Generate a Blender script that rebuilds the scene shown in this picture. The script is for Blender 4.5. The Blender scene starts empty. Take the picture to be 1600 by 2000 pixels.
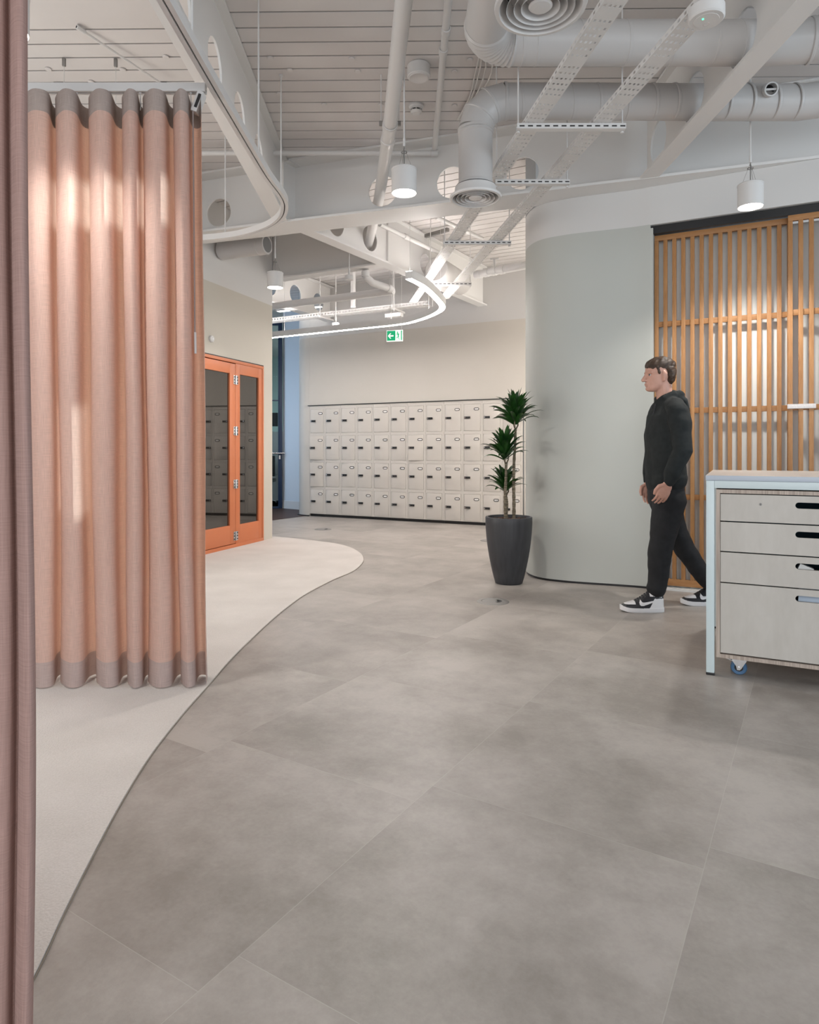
import bpy, bmesh, math, random
from math import sin, cos, pi, radians, sqrt, atan2
from mathutils import Vector, Matrix, Euler
from mathutils.geometry import tessellate_polygon
random.seed(7)
C = bpy.context.scene.collection
sc = bpy.context.scene

# ------------------------------------------------------------------ camera model
F, CX, HY, HC = 1290.0, 800.0, 878.0, 1.11      # focal length (px of a 1600x2000 frame), horizon row, eye height
def P(x, y, Z):                                  # point at distance Z seen at (x, y)
    return Vector(((x-CX)/F*Z, Z, HC+(HY-y)/F*Z))
def G(x, y):                                     # point on the floor
    return P(x, y, F*HC/(y-HY))
def A(x, y, h):                                  # point at height h
    return P(x, y, F*(h-HC)/(HY-y))
cam_d = bpy.data.cameras.new('camera'); cam = bpy.data.objects.new('camera', cam_d); C.objects.link(cam)
cam.location = (0, 0, HC); cam.rotation_euler = (pi/2, 0, 0)
cam_d.sensor_width = 36; cam_d.lens = 36*F/2000; cam_d.shift_y = (HY-1000)/2000
cam_d.clip_start = 0.05; cam_d.clip_end = 200
sc.camera = cam

# ------------------------------------------------------------------ materials
def mat(name, col, rough=0.5, metal=0.0, **kw):
    m = bpy.data.materials.new(name); m.use_nodes = True
    b = m.node_tree.nodes['Principled BSDF']
    b.inputs['Base Color'].default_value = (*col, 1); b.inputs['Roughness'].default_value = rough
    b.inputs['Metallic'].default_value = metal
    for k, v in kw.items():
        b.inputs[k].default_value = v
    return m
def nodes(m): return m.node_tree.nodes, m.node_tree.links, m.node_tree.nodes['Principled BSDF']
def noisy(m, col1, col2, scale=(1, 1, 1), nscale=5, detail=4, bump=0.0, coord='Object', contrast=(0.3, 0.7)):
    N, L, b = nodes(m)
    tc = N.new('ShaderNodeTexCoord'); mp = N.new('ShaderNodeMapping'); mp.inputs['Scale'].default_value = scale
    nz = N.new('ShaderNodeTexNoise'); nz.inputs['Scale'].default_value = nscale; nz.inputs['Detail'].default_value = detail
    cr = N.new('ShaderNodeValToRGB'); cr.color_ramp.elements[0].position, cr.color_ramp.elements[1].position = contrast
    cr.color_ramp.elements[0].color = (*col1, 1); cr.color_ramp.elements[1].color = (*col2, 1)
    L.new(tc.outputs[coord], mp.inputs[0]); L.new(mp.outputs[0], nz.inputs['Vector'])
    L.new(nz.outputs['Fac'], cr.inputs[0]); L.new(cr.outputs[0], b.inputs['Base Color'])
    if bump:
        bp = N.new('ShaderNodeBump'); bp.inputs['Strength'].default_value = bump; bp.inputs['Distance'].default_value = 0.01
        L.new(nz.outputs['Fac'], bp.inputs['Height']); L.new(bp.outputs[0], b.inputs['Normal'])
    return m
def emit(name, col, s):
    m = bpy.data.materials.new(name); m.use_nodes = True
    b = m.node_tree.nodes['Principled BSDF']; b.inputs['Base Color'].default_value = (*col, 1)
    b.inputs['Emission Color'].default_value = (*col, 1); b.inputs['Emission Strength'].default_value = s
    return m
M = {}
M['white'] = mat('white_paint', (.70, .69, .675), .55)
M['deck'] = noisy(mat('deck_paint', (.6, .58, .56), .6), (.585, .555, .54), (.635, .61, .595), (.6, 1, 1), 2)
M['steelwhite'] = mat('white_steel', (.62, .61, .60), .4)
M['duct'] = mat('duct_paint', (.50, .485, .475), .38)
M['wall_white'] = mat('wall_white', (.60, .59, .578), .7)
M['greige'] = noisy(mat('greige_paint', (.53, .51, .45), .65), (.44, .45, .42), (.46, .47, .44), (1, 1, 1), 1.2)
M['cream'] = noisy(mat('cream_paint', (.56, .53, .49), .6), (.55, .515, .465), (.57, .535, .485), (1, 1, 1), 1.2)
M['locker'] = mat('locker_paint', (.59, .555, .51), .42)
M['black'] = mat('black_plastic', (.012, .012, .013), .4)
M['dark'] = mat('dark_recess', (.02, .019, .018), .8)
M['chrome'] = mat('steel', (.62, .62, .63), .25, 1.0)
M['dullsteel'] = mat('brushed_steel', (.30, .29, .28), .6, 1.0)
M['plate_white'] = mat('paper_white', (.8, .79, .77), .6)
M['orange'] = noisy(mat('orange_paint', (.5, .17, .075), .42), (.515, .155, .062), (.545, .17, .07), (1, 1, 1), 3)
M['smoked'] = mat('smoked_glass', (.012, .0105, .009), .015, 0, IOR=2.2)
M['bluegrey'] = mat('blue_grey_steel', (.56, .645, .66), .33)
M['laminate'] = mat('blue_grey_laminate', (.43, .48, .55), .3)
M['lamtop'] = mat('laminate_top', (.60, .555, .52), .28)
M['soil'] = noisy(mat('soil', (.06, .03, .02), .95), (.03, .015, .01), (.13, .06, .035), (1, 1, 1), 60, 4, .8)
M['pot'] = noisy(mat('pot_fibre', (.05, .052, .058), .5), (.026, .027, .031), (.043, .045, .051), (12, 12, .5), 3, 5)
M['leaf'] = noisy(mat('dracaena_leaf', (.012, .05, .01), .3), (.006, .028, .006), (.022, .085, .014), (1, 1, 1), 14, 2)
M['stem'] = noisy(mat('dracaena_stem', (.12, .10, .07), .9), (.05, .043, .03), (.24, .20, .14), (1, 1, 5), 22, 4, .6)
M['skin'] = noisy(mat('skin', (.5, .27, .2), .5), (.47, .25, .185), (.55, .31, .24), (1, 1, 1), 18)
M['hair'] = noisy(mat('hair', (.03, .015, .008), .55), (.018, .009, .005), (.06, .03, .014), (2, 2, 20), 14, 3, .4)
M['hoodie'] = noisy(mat('hoodie_fleece', (.012, .017, .018), .9), (.005, .0075, .008), (.010, .0135, .014), (1, 1, 1), 30, 3, .2)
M['trouser'] = noisy(mat('trouser_cloth', (.012, .013, .016), .85), (.005, .0056, .007), (.011, .0115, .014), (1, 1, 1), 25, 3, .2)
M['shoeblack'] = mat('shoe_black_leather', (.012, .012, .016), .4)
M['shoewhite'] = mat('shoe_white_leather', (.72, .71, .72), .4)
M['rubber'] = mat('blue_rubber', (.05, .13, .25), .5)
M['green'] = emit('exit_green', (.0, .38, .16), .35)
M['signwhite'] = emit('exit_white', (.85, .88, .85), .55)
M['lamp_on'] = emit('lamp_glow', (1, .97, .92), 16)
M['led_on'] = emit('led_glow', (1, .94, .90), 62)
M['ledgreen'] = emit('green_led', (.05, .9, .35), 4)
M['bluedoor'] = mat('navy_frame', (.012, .03, .075), .35)
M['darkwood'] = noisy(mat('dark_wood_floor', (.05, .03, .025), .45), (.03, .013, .010), (.075, .036, .026), (2, 22, 1), 2.5, 4)
M['darkwood'].node_tree.nodes['Principled BSDF'].inputs['Specular IOR Level'].default_value = .2
M['clear'] = mat('clear_glass', (.86, .95, .94), .02, 0, **{'Transmission Weight': 1.0, 'IOR': 1.1})
M['acrylic'] = mat('acrylic_plate', (.62, .58, .57), .25)
M['cable'] = mat('white_cable', (.62, .61, .59), .5)

def wood(name, dark, light, scale, axis_scale):
    m = mat(name, light, .5); N, L, b = nodes(m)
    tc = N.new('ShaderNodeTexCoord'); mp = N.new('ShaderNodeMapping'); mp.inputs['Scale'].default_value = axis_scale
    oi = N.new('ShaderNodeObjectInfo'); ad = N.new('ShaderNodeVectorMath'); ad.operation = 'ADD'
    nz = N.new('ShaderNodeTexNoise'); nz.inputs['Scale'].default_value = scale; nz.inputs['Detail'].default_value = 3
    nz.inputs['Distortion'].default_value = .8
    wv = N.new('ShaderNodeMath'); wv.operation = 'MULTIPLY'; wv.inputs[1].default_value = 9
    sn = N.new('ShaderNodeMath'); sn.operation = 'SINE'
    fi = N.new('ShaderNodeTexNoise'); fi.inputs['Scale'].default_value = scale*14; fi.inputs['Detail'].default_value = 2
    mx = N.new('ShaderNodeMath'); mx.operation = 'MULTIPLY_ADD'; mx.inputs[1].default_value = .22; mx.inputs[2].default_value = .2
    m2 = N.new('ShaderNodeMath'); m2.operation = 'MULTIPLY_ADD'; m2.inputs[1].default_value = .6
    cr = N.new('ShaderNodeValToRGB'); cr.color_ramp.elements[0].color = (*dark, 1); cr.color_ramp.elements[1].color = (*light, 1)
    cr.color_ramp.elements[0].position = .1; cr.color_ramp.elements[1].position = .8
    L.new(tc.outputs['Object'], mp.inputs[0]); L.new(mp.outputs[0], ad.inputs[0]); L.new(oi.outputs['Random'], ad.inputs[1])
    L.new(ad.outputs[0], nz.inputs['Vector']); L.new(ad.outputs[0], fi.inputs['Vector'])
    L.new(nz.outputs['Fac'], wv.inputs[0]); L.new(wv.outputs[0], sn.inputs[0]); L.new(sn.outputs[0], mx.inputs[0])
    L.new(fi.outputs['Fac'], m2.inputs[0]); L.new(mx.outputs[0], m2.inputs[2]); L.new(m2.outputs[0], cr.inputs[0])
    L.new(cr.outputs[0], b.inputs['Base Color'])
    return m
M['oak'] = wood('oak', (.30, .135, .045), (.50, .26, .105), 2.2, (7, 7, .55))
M['birch'] = wood('birch_ply', (.45, .42, .38), (.52, .49, .45), 1.6, (2.2, 1, .7))
M['plyedge'] = noisy(mat('ply_edge', (.40, .33, .28), .6), (.30, .24, .20), (.50, .42, .36), (60, 60, 1), 3, 2)

def floor_material():
    m = mat('concrete_look_tile', (.36, .33, .30), .38); N, L, b = nodes(m)
    geo = N.new('ShaderNodeNewGeometry'); mp = N.new('ShaderNodeMapping'); mp.vector_type = 'TEXTURE'
    mp.inputs['Location'].default_value = (.076, 2.18, 0); mp.inputs['Rotation'].default_value = (0, 0, radians(-31.6))
    L.new(geo.outputs['Position'], mp.inputs[0])
    sx = N.new('ShaderNodeSeparateXYZ'); L.new(mp.outputs[0], sx.inputs[0])
    def mth(op, a, bb=None, c=None):
        n = N.new('ShaderNodeMath'); n.operation = op
        for i, v in enumerate((a, bb, c)):
            if v is None: continue
            if isinstance(v, (int, float)): n.inputs[i].default_value = v
            else: L.new(v, n.inputs[i])
        return n.outputs[0]
    u = mth('DIVIDE', sx.outputs['X'], .825); ui = mth('FLOOR', u); uf = mth('FRACT', u)
    st = mth('MULTIPLY', ui, .13)
    v = mth('ADD', mth('DIVIDE', sx.outputs['Y'], .86), mth('MULTIPLY', ui, -.13)); vi = mth('FLOOR', v); vf = mth('FRACT', v)
    cell = N.new('ShaderNodeCombineXYZ'); L.new(ui, cell.inputs[0]); L.new(vi, cell.inputs[1])
    wn = N.new('ShaderNodeTexWhiteNoise'); wn.noise_dimensions = '2D'; L.new(cell.outputs[0], wn.inputs['Vector'])
    # clouds, shifted per tile so the print breaks at each seam
    off = N.new('ShaderNodeVectorMath'); off.operation = 'MULTIPLY_ADD'; off.inputs[1].default_value = (7, 7, 7)
    L.new(wn.outputs['Color'], off.inputs[0]); L.new(mp.outputs[0], off.inputs[2])
    def noise(s, d, vec, rough=.6):
        n = N.new('ShaderNodeTexNoise'); n.inputs['Scale'].default_value = s; n.inputs['Detail'].default_value = d
        n.inputs['Roughness'].default_value = rough; L.new(vec, n.inputs['Vector']); return n.outputs['Fac']
    n1 = noise(1.7, 7, off.outputs[0], .62); n2 = noise(9, 6, off.outputs[0], .7); n3 = noise(70, 3, off.outputs[0])
    f = mth('ADD', mth('MULTIPLY', n1, .62), mth('ADD', mth('MULTIPLY', n2, .30), mth('MULTIPLY', n3, .10)))
    f = mth('ADD', f, mth('MULTIPLY', mth('SUBTRACT', wn.outputs['Value'], .5), .045))
    cr = N.new('ShaderNodeValToRGB'); e = cr.color_ramp.elements
    e[0].position = .40; e[0].color = (.236, .211, .190, 1); e[1].position = .61; e[1].color = (.378, .345, .317, 1)
    L.new(f, cr.inputs[0])
    du = mth('MULTIPLY', mth('MINIMUM', uf, mth('SUBTRACT', 1, uf)), .825); dv = mth('MULTIPLY', mth('MINIMUM', vf, mth('SUBTRACT', 1, vf)), .86)
    seam = mth('LESS_THAN', mth('MINIMUM', du, dv), .0010)
    mix = N.new('ShaderNodeMix'); mix.data_type = 'RGBA'; L.new(mth('MULTIPLY', seam, .35), mix.inputs[0])
    L.new(cr.outputs[0], mix.inputs[6]); mix.inputs[7].default_value = (.48, .45, .42, 1)
    L.new(mix.outputs[2], b.inputs['Base Color'])
    rr = mth('MULTIPLY_ADD', n2, .25, .30); L.new(rr, b.inputs['Roughness'])
    bp = N.new('ShaderNodeBump'); bp.inputs['Strength'].default_value = .12; bp.inputs['Distance'].default_value = .004
    L.new(n3, bp.inputs['Height']); L.new(bp.outputs[0], b.inputs['Normal'])
    return m
M['floor'] = floor_material()
def carpet_material():
    m = mat('cream_carpet', (.52, .46, .41), .95); N, L, b = nodes(m)
    geo = N.new('ShaderNodeNewGeometry')
    def noise(s, d):
        n = N.new('ShaderNodeTexNoise'); n.inputs['Scale'].default_value = s; n.inputs['Detail'].default_value = d
        L.new(geo.outputs['Position'], n.inputs['Vector']); return n.outputs['Fac']
    a, c = noise(3, 4), noise(160, 2)
    mx = N.new('ShaderNodeMath'); mx.operation = 'MULTIPLY_ADD'; mx.inputs[1].default_value = .45; L.new(c, mx.inputs[0])
    m3 = N.new('ShaderNodeMath'); m3.operation = 'MULTIPLY'; m3.inputs[1].default_value = .55; L.new(a, m3.inputs[0]); L.new(m3.outputs[0], mx.inputs[2])
    cr = N.new('ShaderNodeValToRGB'); e = cr.color_ramp.elements
    e[0].position = .3; e[0].color = (.455, .415, .38, 1); e[1].position = .7; e[1].color = (.585, .54, .505, 1)
    L.new(mx.outputs[0], cr.inputs[0]); L.new(cr.outputs[0], b.inputs['Base Color'])
    bp = N.new('ShaderNodeBump'); bp.inputs['Strength'].default_value = .5; bp.inputs['Distance'].default_value = .006
    L.new(c, bp.inputs['Height']); L.new(bp.outputs[0], b.inputs['Normal'])
    b.inputs['Sheen Weight'].default_value = .3
    return m
M['carpet'] = carpet_material()
def fabric(name, col, trans, t_fac, see, wscale):
    m = bpy.data.materials.new(name); m.use_nodes = True; N, L = m.node_tree.nodes, m.node_tree.links
    N.remove(N['Principled BSDF']); out = N['Material Output']
    uv = N.new('ShaderNodeUVMap')
    def weave(sx, sy):
        mp = N.new('ShaderNodeMapping'); mp.inputs['Scale'].default_value = (sx, sy, 1); L.new(uv.outputs[0], mp.inputs[0])
        n = N.new('ShaderNodeTexNoise'); n.inputs['Scale'].default_value = 1; n.inputs['Detail'].default_value = 2
        L.new(mp.outputs[0], n.inputs['Vector']); return n.outputs['Fac']
    w1, w2 = weave(wscale, wscale*.03), weave(wscale*.03, wscale)
    ad = N.new('ShaderNodeMath'); ad.operation = 'ADD'; L.new(w1, ad.inputs[0]); L.new(w2, ad.inputs[1])
    cr = N.new('ShaderNodeValToRGB'); e = cr.color_ramp.elements; e[0].position = .6; e[1].position = 1.4
    cr2 = N.new('ShaderNodeMapRange'); cr2.inputs['From Min'].default_value = .65; cr2.inputs['From Max'].default_value = 1.35
    cr2.inputs['To Min'].default_value = .85; cr2.inputs['To Max'].default_value = 1.14; L.new(ad.outputs[0], cr2.inputs['Value'])
    def tint(c):
        v = N.new('ShaderNodeVectorMath'); v.operation = 'SCALE'; v.inputs[0].default_value = c; L.new(cr2.outputs[0], v.inputs['Scale']); return v.outputs[0]
    d = N.new('ShaderNodeBsdfDiffuse'); t = N.new('ShaderNodeBsdfTranslucent'); tr = N.new('ShaderNodeBsdfTransparent')
    L.new(tint(col), d.inputs['Color']); L.new(tint(trans), t.inputs['Color'])
    bp = N.new('ShaderNodeBump'); bp.inputs['Strength'].default_value = .25; bp.inputs['Distance'].default_value = .002
    L.new(ad.outputs[0], bp.inputs['Height']); L.new(bp.outputs[0], d.inputs['Normal']); L.new(bp.outputs[0], t.inputs['Normal'])
    m1 = N.new('ShaderNodeMixShader'); m1.inputs[0].default_value = t_fac; L.new(d.outputs[0], m1.inputs[1]); L.new(t.outputs[0], m1.inputs[2])
    m2 = N.new('ShaderNodeMixShader'); m2.inputs[0].default_value = see; L.new(m1.outputs[0], m2.inputs[1]); L.new(tr.outputs[0], m2.inputs[2])
    L.new(m2.outputs[0], out.inputs['Surface'])
    return m
M['curtain'] = fabric('curtain_weave', (.60, .44, .385), (.92, .56, .39), .29, .03, 520)
M['curtain_head'] = fabric('curtain_header', (.40, .335, .305), (.4, .3, .25), .08, .0, 520)
M['curtain_hem'] = fabric('curtain_hem', (.50, .40, .37), (.6, .42, .35), .2, .0, 520)
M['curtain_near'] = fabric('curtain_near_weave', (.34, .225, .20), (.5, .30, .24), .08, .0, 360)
M['lining'] = mat('maroon_edge', (.06, .02, .015), .8)

# ------------------------------------------------------------------ mesh helpers
def new(): return bmesh.new()
def box(bm, c, s, rot=None, bev=0.0, mi=0):
    r = bmesh.ops.create_cube(bm, size=1.0)
    T = Matrix.Translation(c) @ (rot if rot is not None else Matrix.Identity(4)) @ Matrix.Diagonal((*s, 1))
    bmesh.ops.transform(bm, matrix=T, verts=r['verts'])
    fs = {f for v in r['verts'] for f in v.link_faces}
    for f in fs: f.material_index = mi
    if bev:
        es = list({e for f in fs for e in f.edges})
        q = bmesh.ops.bevel(bm, geom=es, offset=bev, segments=2, affect='EDGES', profile=.6)
        for f in q['faces']: f.material_index = mi
    return r['verts']
def bx(bm, x0, x1, y0, y1, z0, z1, bev=0.0, mi=0):
    box(bm, ((x0+x1)/2, (y0+y1)/2, (z0+z1)/2), (abs(x1-x0), abs(y1-y0), abs(z1-z0)), None, bev, mi)
def frame_dirs(pts):
    """parallel-transport frames along a polyline"""
    n = len(pts); T = []
    for i in range(n):
        a = pts[max(i-1, 0)]; b = pts[min(i+1, n-1)]; T.append((b-a).normalized())
    ref = Vector((0, 0, 1)) if abs(T[0].z) < .9 else Vector((0, 1, 0))
    u = (ref - T[0]*ref.dot(T[0])).normalized(); out = []
    for t in T:
        u = u - t*u.dot(t)
        if u.length < 1e-6: u = t.orthogonal()
        u.normalize(); out.append((t, u, t.cross(u)))
    return out
def tube(bm, pts, r, seg=14, cap=True, mi=0, ry=None):
    pts = [Vector(p) for p in pts]; fr = frame_dirs(pts); rings = []
    rs = r if isinstance(r, (list, tuple)) else [r]*len(pts)
    rys = ry if ry is not None else rs
    for p, (t, u, w), a, b in zip(pts, fr, rs, rys):
        rings.append([bm.verts.new(p + u*(cos(2*pi*k/seg)*a) + w*(sin(2*pi*k/seg)*b)) for k in range(seg)])
    fs = []
    for i in range(len(rings)-1):
        for k in range(seg):
            fs.append(bm.faces.new((rings[i][k], rings[i][(k+1) % seg], rings[i+1][(k+1) % seg], rings[i+1][k])))
    if cap:
        fs.append(bm.faces.new(rings[0][::-1])); fs.append(bm.faces.new(rings[-1]))
    for f in fs: f.material_index = mi
    return rings
def ribbon(bm, pts, offs, z0s, mi=0):
    pass
def sweep(bm, pts, prof, closed_prof=True, mi=0, cap=True):
    """sweep a 2D profile (side, up) along a horizontal path, up = world z"""
    pts = [Vector(p) for p in pts]; n = len(pts); rings = []
    for i in range(n):
        t = (pts[min(i+1, n-1)] - pts[max(i-1, 0)]); t.z = 0; t.normalize(); s = Vector((t.y, -t.x, 0))
        rings.append([bm.verts.new(pts[i] + s*a + Vector((0, 0, b))) for a, b in prof])
    m = len(prof)
    for i in range(n-1):
        for k in range(m if closed_prof else m-1):
            f = bm.faces.new((rings[i][k], rings[i][(k+1) % m], rings[i+1][(k+1) % m], rings[i+1][k]))
            f.material_index = mi if isinstance(mi, int) else mi[k]
    if cap and closed_prof:
        bm.faces.new(rings[0][::-1]); bm.faces.new(rings[-1])
def lathe(bm, prof, c=(0, 0, 0), seg=32, mi=0, axis=None):
    c = Vector(c); R = axis if axis is not None else Matrix.Identity(3); rings = []
    for r, z in prof:
        if r < 1e-6: rings.append([bm.verts.new(c + R @ Vector((0, 0, z)))])
        else: rings.append([bm.verts.new(c + R @ Vector((r*cos(2*pi*k/seg), r*sin(2*pi*k/seg), z))) for k in range(seg)])
    for a, b in zip(rings, rings[1:]):
        for k in range(seg):
            k2 = (k+1) % seg
            v = [a[k % len(a)], a[k2 % len(a)], b[k2 % len(b)], b[k % len(b)]]
            v = [x for i, x in enumerate(v) if x not in v[:i]]
            if len(v) > 2:
                f = bm.faces.new(v); f.material_index = mi
def cyl(bm, c, r, h, seg=28, axis=None, bev=0.0, mi=0):
    if bev: lathe(bm, [(0, 0), (r-bev, 0), (r, bev), (r, h-bev), (r-bev, h), (0, h)], c, seg, mi, axis)
    else: lathe(bm, [(0, 0), (r, 0), (r, h), (0, h)], c, seg, mi, axis)
def axis_to(d):
    return Vector((0, 0, 1)).rotation_difference(Vector(d)).to_matrix()
def plate(bm, outer, holes, th, Mx=None, mi=0):
    """flat plate: outline and holes in local (a, b), thickness along local c"""
    Mx = Mx if Mx is not None else Matrix.Identity(4)
    loops = [outer] + holes; flat = [p for l in loops for p in l]
    tris = tessellate_polygon([[Vector((p[0], p[1], 0)) for p in l] for l in loops])
    f0 = [bm.verts.new(Mx @ Vector((p[0], p[1], 0))) for p in flat]; f1 = [bm.verts.new(Mx @ Vector((p[0], p[1], th))) for p in flat]
    fs = []
    for t in tris:
        for vv in ([f0[i] for i in t], [f1[i] for i in t][::-1]):
            try: fs.append(bm.faces.new(vv))
            except ValueError: pass
    k = 0
    for l in loops:
        n = len(l)
        for i in range(n):
            a, b = k+i, k+(i+1) % n
            fs.append(bm.faces.new((f0[a], f0[b], f1[b], f1[a])))
        k += n
    for f in fs: f.material_index = mi
def circ(cx, cy, r, n=28, ry=None):
    ry = ry or r
    return [(cx+r*cos(2*pi*i/n), cy+ry*sin(2*pi*i/n)) for i in range(n)]
def stadium(x0, x1, yc, r, n=8):
    return [(x1-r+r*cos(a), yc+r*sin(a)) for a in [(-pi/2+pi*i/n) for i in range(n+1)]] + \
           [(x0+r+r*cos(a), yc+r*sin(a)) for a in [(pi/2+pi*i/n) for i in range(n+1)]]
def rect(x0, x1, y0, y1): return [(x0, y0), (x1, y0), (x1, y1), (x0, y1)]
def catmull(pts, n=10, closed=False):
    pts = [Vector(p) for p in pts]; out = []; m = len(pts)
    for i in range(m-1):
        p0, p1, p2, p3 = pts[max(i-1, 0)], pts[i], pts[i+1], pts[min(i+2, m-1)]
        for k in range(n):
            t = k/n
            out.append(.5*((2*p1)+(p2-p0)*t+(2*p0-5*p1+4*p2-p3)*t*t+(3*p1-p0-3*p2+p3)*t**3))
    out.append(pts[-1]); return out
WM = {}                                            # world matrix of every root or part
def link(name, bm, m, parent=None, world=False, smooth=True, loc=None, rot=None, ang=35, recalc=True):
    if recalc: bmesh.ops.recalc_face_normals(bm, faces=bm.faces)
    if parent is not None and world:
        bmesh.ops.transform(bm, matrix=WM[parent.name].inverted(), verts=bm.verts)
    me = bpy.data.meshes.new(name); bm.to_mesh(me); bm.free()
    ms = m if isinstance(m, (list, tuple)) else [m]
    for k in ms: me.materials.append(M[k] if isinstance(k, str) else k)
    if smooth:
        me.polygons.foreach_set('use_smooth', [True]*len(me.polygons)); me.set_sharp_from_angle(angle=radians(ang))
    o = bpy.data.objects.new(name, me); C.objects.link(o)
    L = Matrix.Identity(4)
    if loc is not None or rot is not None:
        o.location = loc or (0, 0, 0); o.rotation_euler = rot or (0, 0, 0)
        L = Matrix.Translation(o.location) @ o.rotation_euler.to_matrix().to_4x4()
    if parent is not None:
        o.parent = parent; WM[o.name] = WM[parent.name] @ L
    else: WM[o.name] = L
    return o
def tag(o, label, cat, group=None, kind=None):
    o['label'] = label; o['category'] = cat
    if group: o['group'] = group
    if kind: o['kind'] = kind
    return o
def thing(name, label, cat, loc=(0, 0, 0), rz=0.0, group=None, kind=None):
    o = bpy.data.objects.new(name, None); C.objects.link(o); o.location = loc; o.rotation_euler = (0, 0, rz)
    o.empty_display_size = .1
    WM[o.name] = Matrix.Translation(loc) @ Matrix.Rotation(rz, 4, 'Z')
    return tag(o, label, cat, group, kind)
def copy_tree(o, parent=None):
    c = o.copy(); C.objects.link(c)
    if parent is not None: c.parent = parent
    for ch in list(o.children): copy_tree(ch, c)
    return c
def flat(verts):                                    # finish a remeshed body
    pass

RZ = atan2(-.4472, .8944)                           # walls, lockers, bench: the building's skewed grid
U = Vector((.8944, -.4472, 0)); V = Vector((.4472, .8944, 0))
DECK = 3.78

# ================================================================== SETTING
# floor -----------------------------------------------------------
bm = new(); bx(bm, -7, 7, -4, 15, -.12, 0)
tag(link('floor', bm, 'floor', smooth=False), 'grey concrete-look vinyl tile floor sweeping through the room', 'floor', kind='structure')
edge_px = [(57, 1929), (125, 1785), (190, 1656), (243, 1559), (296, 1475), (357, 1397), (408, 1339), (456, 1284), (520, 1222), (560, 1188), (600, 1160),
           (650, 1134), (685, 1119), (701, 1108), (709.6, 1097), (708.5, 1087), (700.6, 1079), (684, 1070), (656, 1062.5), (616, 1057), (582, 1053), (560, 1051), (527, 1048.5)]
ce = [Vector((-.64, .35, 0)), Vector((-.715, .9, 0))] + [G(*p) for p in edge_px]
ce = catmull(ce, 6); end = G(510, 1047)
ce += [Vector((-2.1, 8.45, 0))]
outer = [(p.x, p.y) for p in ce] + [(-3.75, 5.95), (-3.75, .35)]
bm = new(); plate(bm, outer, [], .007, Matrix.Translation((0, 0, .0005)))
tag(link('carpet_floor', bm, 'carpet', smooth=False), 'cream fitted carpet with a curved edge meeting the grey floor', 'carpet', kind='structure')
bm = new(); sweep(bm, [p + Vector((.0025, 0, .0005)) for p in ce[:-1]], [(-.001, 0), (.0015, 0), (.0015, .003), (-.001, .003)])
tag(link('trim_1', bm, mat('carpet_edge', (.24, .20, .16), .8), smooth=False), 'thin dark edging along the curved edge of the cream carpet', 'carpet edging', kind='structure')
# dark wood floor by the far doorway
w0, w1 = G(606, 1006.5), G(522, 1023)
bm = new(); plate(bm, [(w0.x, w0.y), (w0.x+.1, w0.y+.3), (-2.0, 12.6), (-4.6, 12.6), (-4.6, 11.2), (w1.x-.3, w1.y+.0)], [], .004, Matrix.Translation((0, 0, .0005)))
tag(link('floor_2', bm, 'darkwood', smooth=False), 'dark brown wood plank floor by the far glass doorway', 'floor', kind='structure')

# ceiling deck ------------------------------------------------------
YAW = radians(1.0)
def clip(poly, a, b, c):                            # keep a*x+b*y<=c
    out = []
    for i in range(len(poly)):
        p, q = poly[i], poly[(i+1) % len(poly)]; dp, dq = a*p[0]+b*p[1]-c, a*q[0]+b*q[1]-c
        if dp <= 0: out.append(p)
        if dp*dq < 0: t = dp/(dp-dq); out.append((p[0]+(q[0]-p[0])*t, p[1]+(q[1]-p[1])*t))
    return out
def mbz(X): return 5.862 - .327*X                   # plan line of the main beam's web
bm = new()
def strip(poly):
    if len(poly) > 2: plate(bm, poly, [], .06, Matrix.Translation((0, 0, DECK)))
R2 = Matrix.Rotation(-YAW*.8, 2); Z0 = 4.033
ztop = Z0
for k in range(-30, 22):
    a, b = Z0+.15*k+.007, Z0+.15*(k+1)-.007
    for xl, xr in ((-4.6, -1.14), (-1.14, 7)):
        aa, bb = a, b
        if xl == -4.6 and k == 0: aa = -3.9
        if xl == -4.6 and k < 0: continue
        if xr == -1.14 or True:
            q = [(xl, aa), (xr, aa), (xr, bb), (xl, bb)]
            q = [(x, y - .014*(x+.9)*0) for x, y in q]
            q = [(x, y - .0136*(x+.9)) for x, y in q]
            strip(clip(q, .327, 1, 5.862))
for k in range(-5, 62):                             # far bay runs along the building's skewed grid
    a, b = 3.2+.15*k+.007, 3.2+.15*(k+1)-.007
    q = [U*-12+V*a, U*14+V*a, U*14+V*b, U*-12+V*b]; q = [(p.x, p.y) for p in q]
    q = clip(q, -.327, -1, -5.862); q = clip(q, 1, 0, 7); q = clip(q, -1, 0, 4.6); q = clip(q, 0, 1, 12.72)
    strip(q)
bx(bm, -4.6, 7, -4, 12.72, DECK+.0605, DECK+.15, mi=1)  # near-black backing paints in the shade deep inside the white deck's joints
tag(link('ceiling', bm, ['deck', 'dark'], smooth=False), 'white painted steel deck ceiling with narrow dark joints', 'ceiling', kind='structure')

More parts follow.
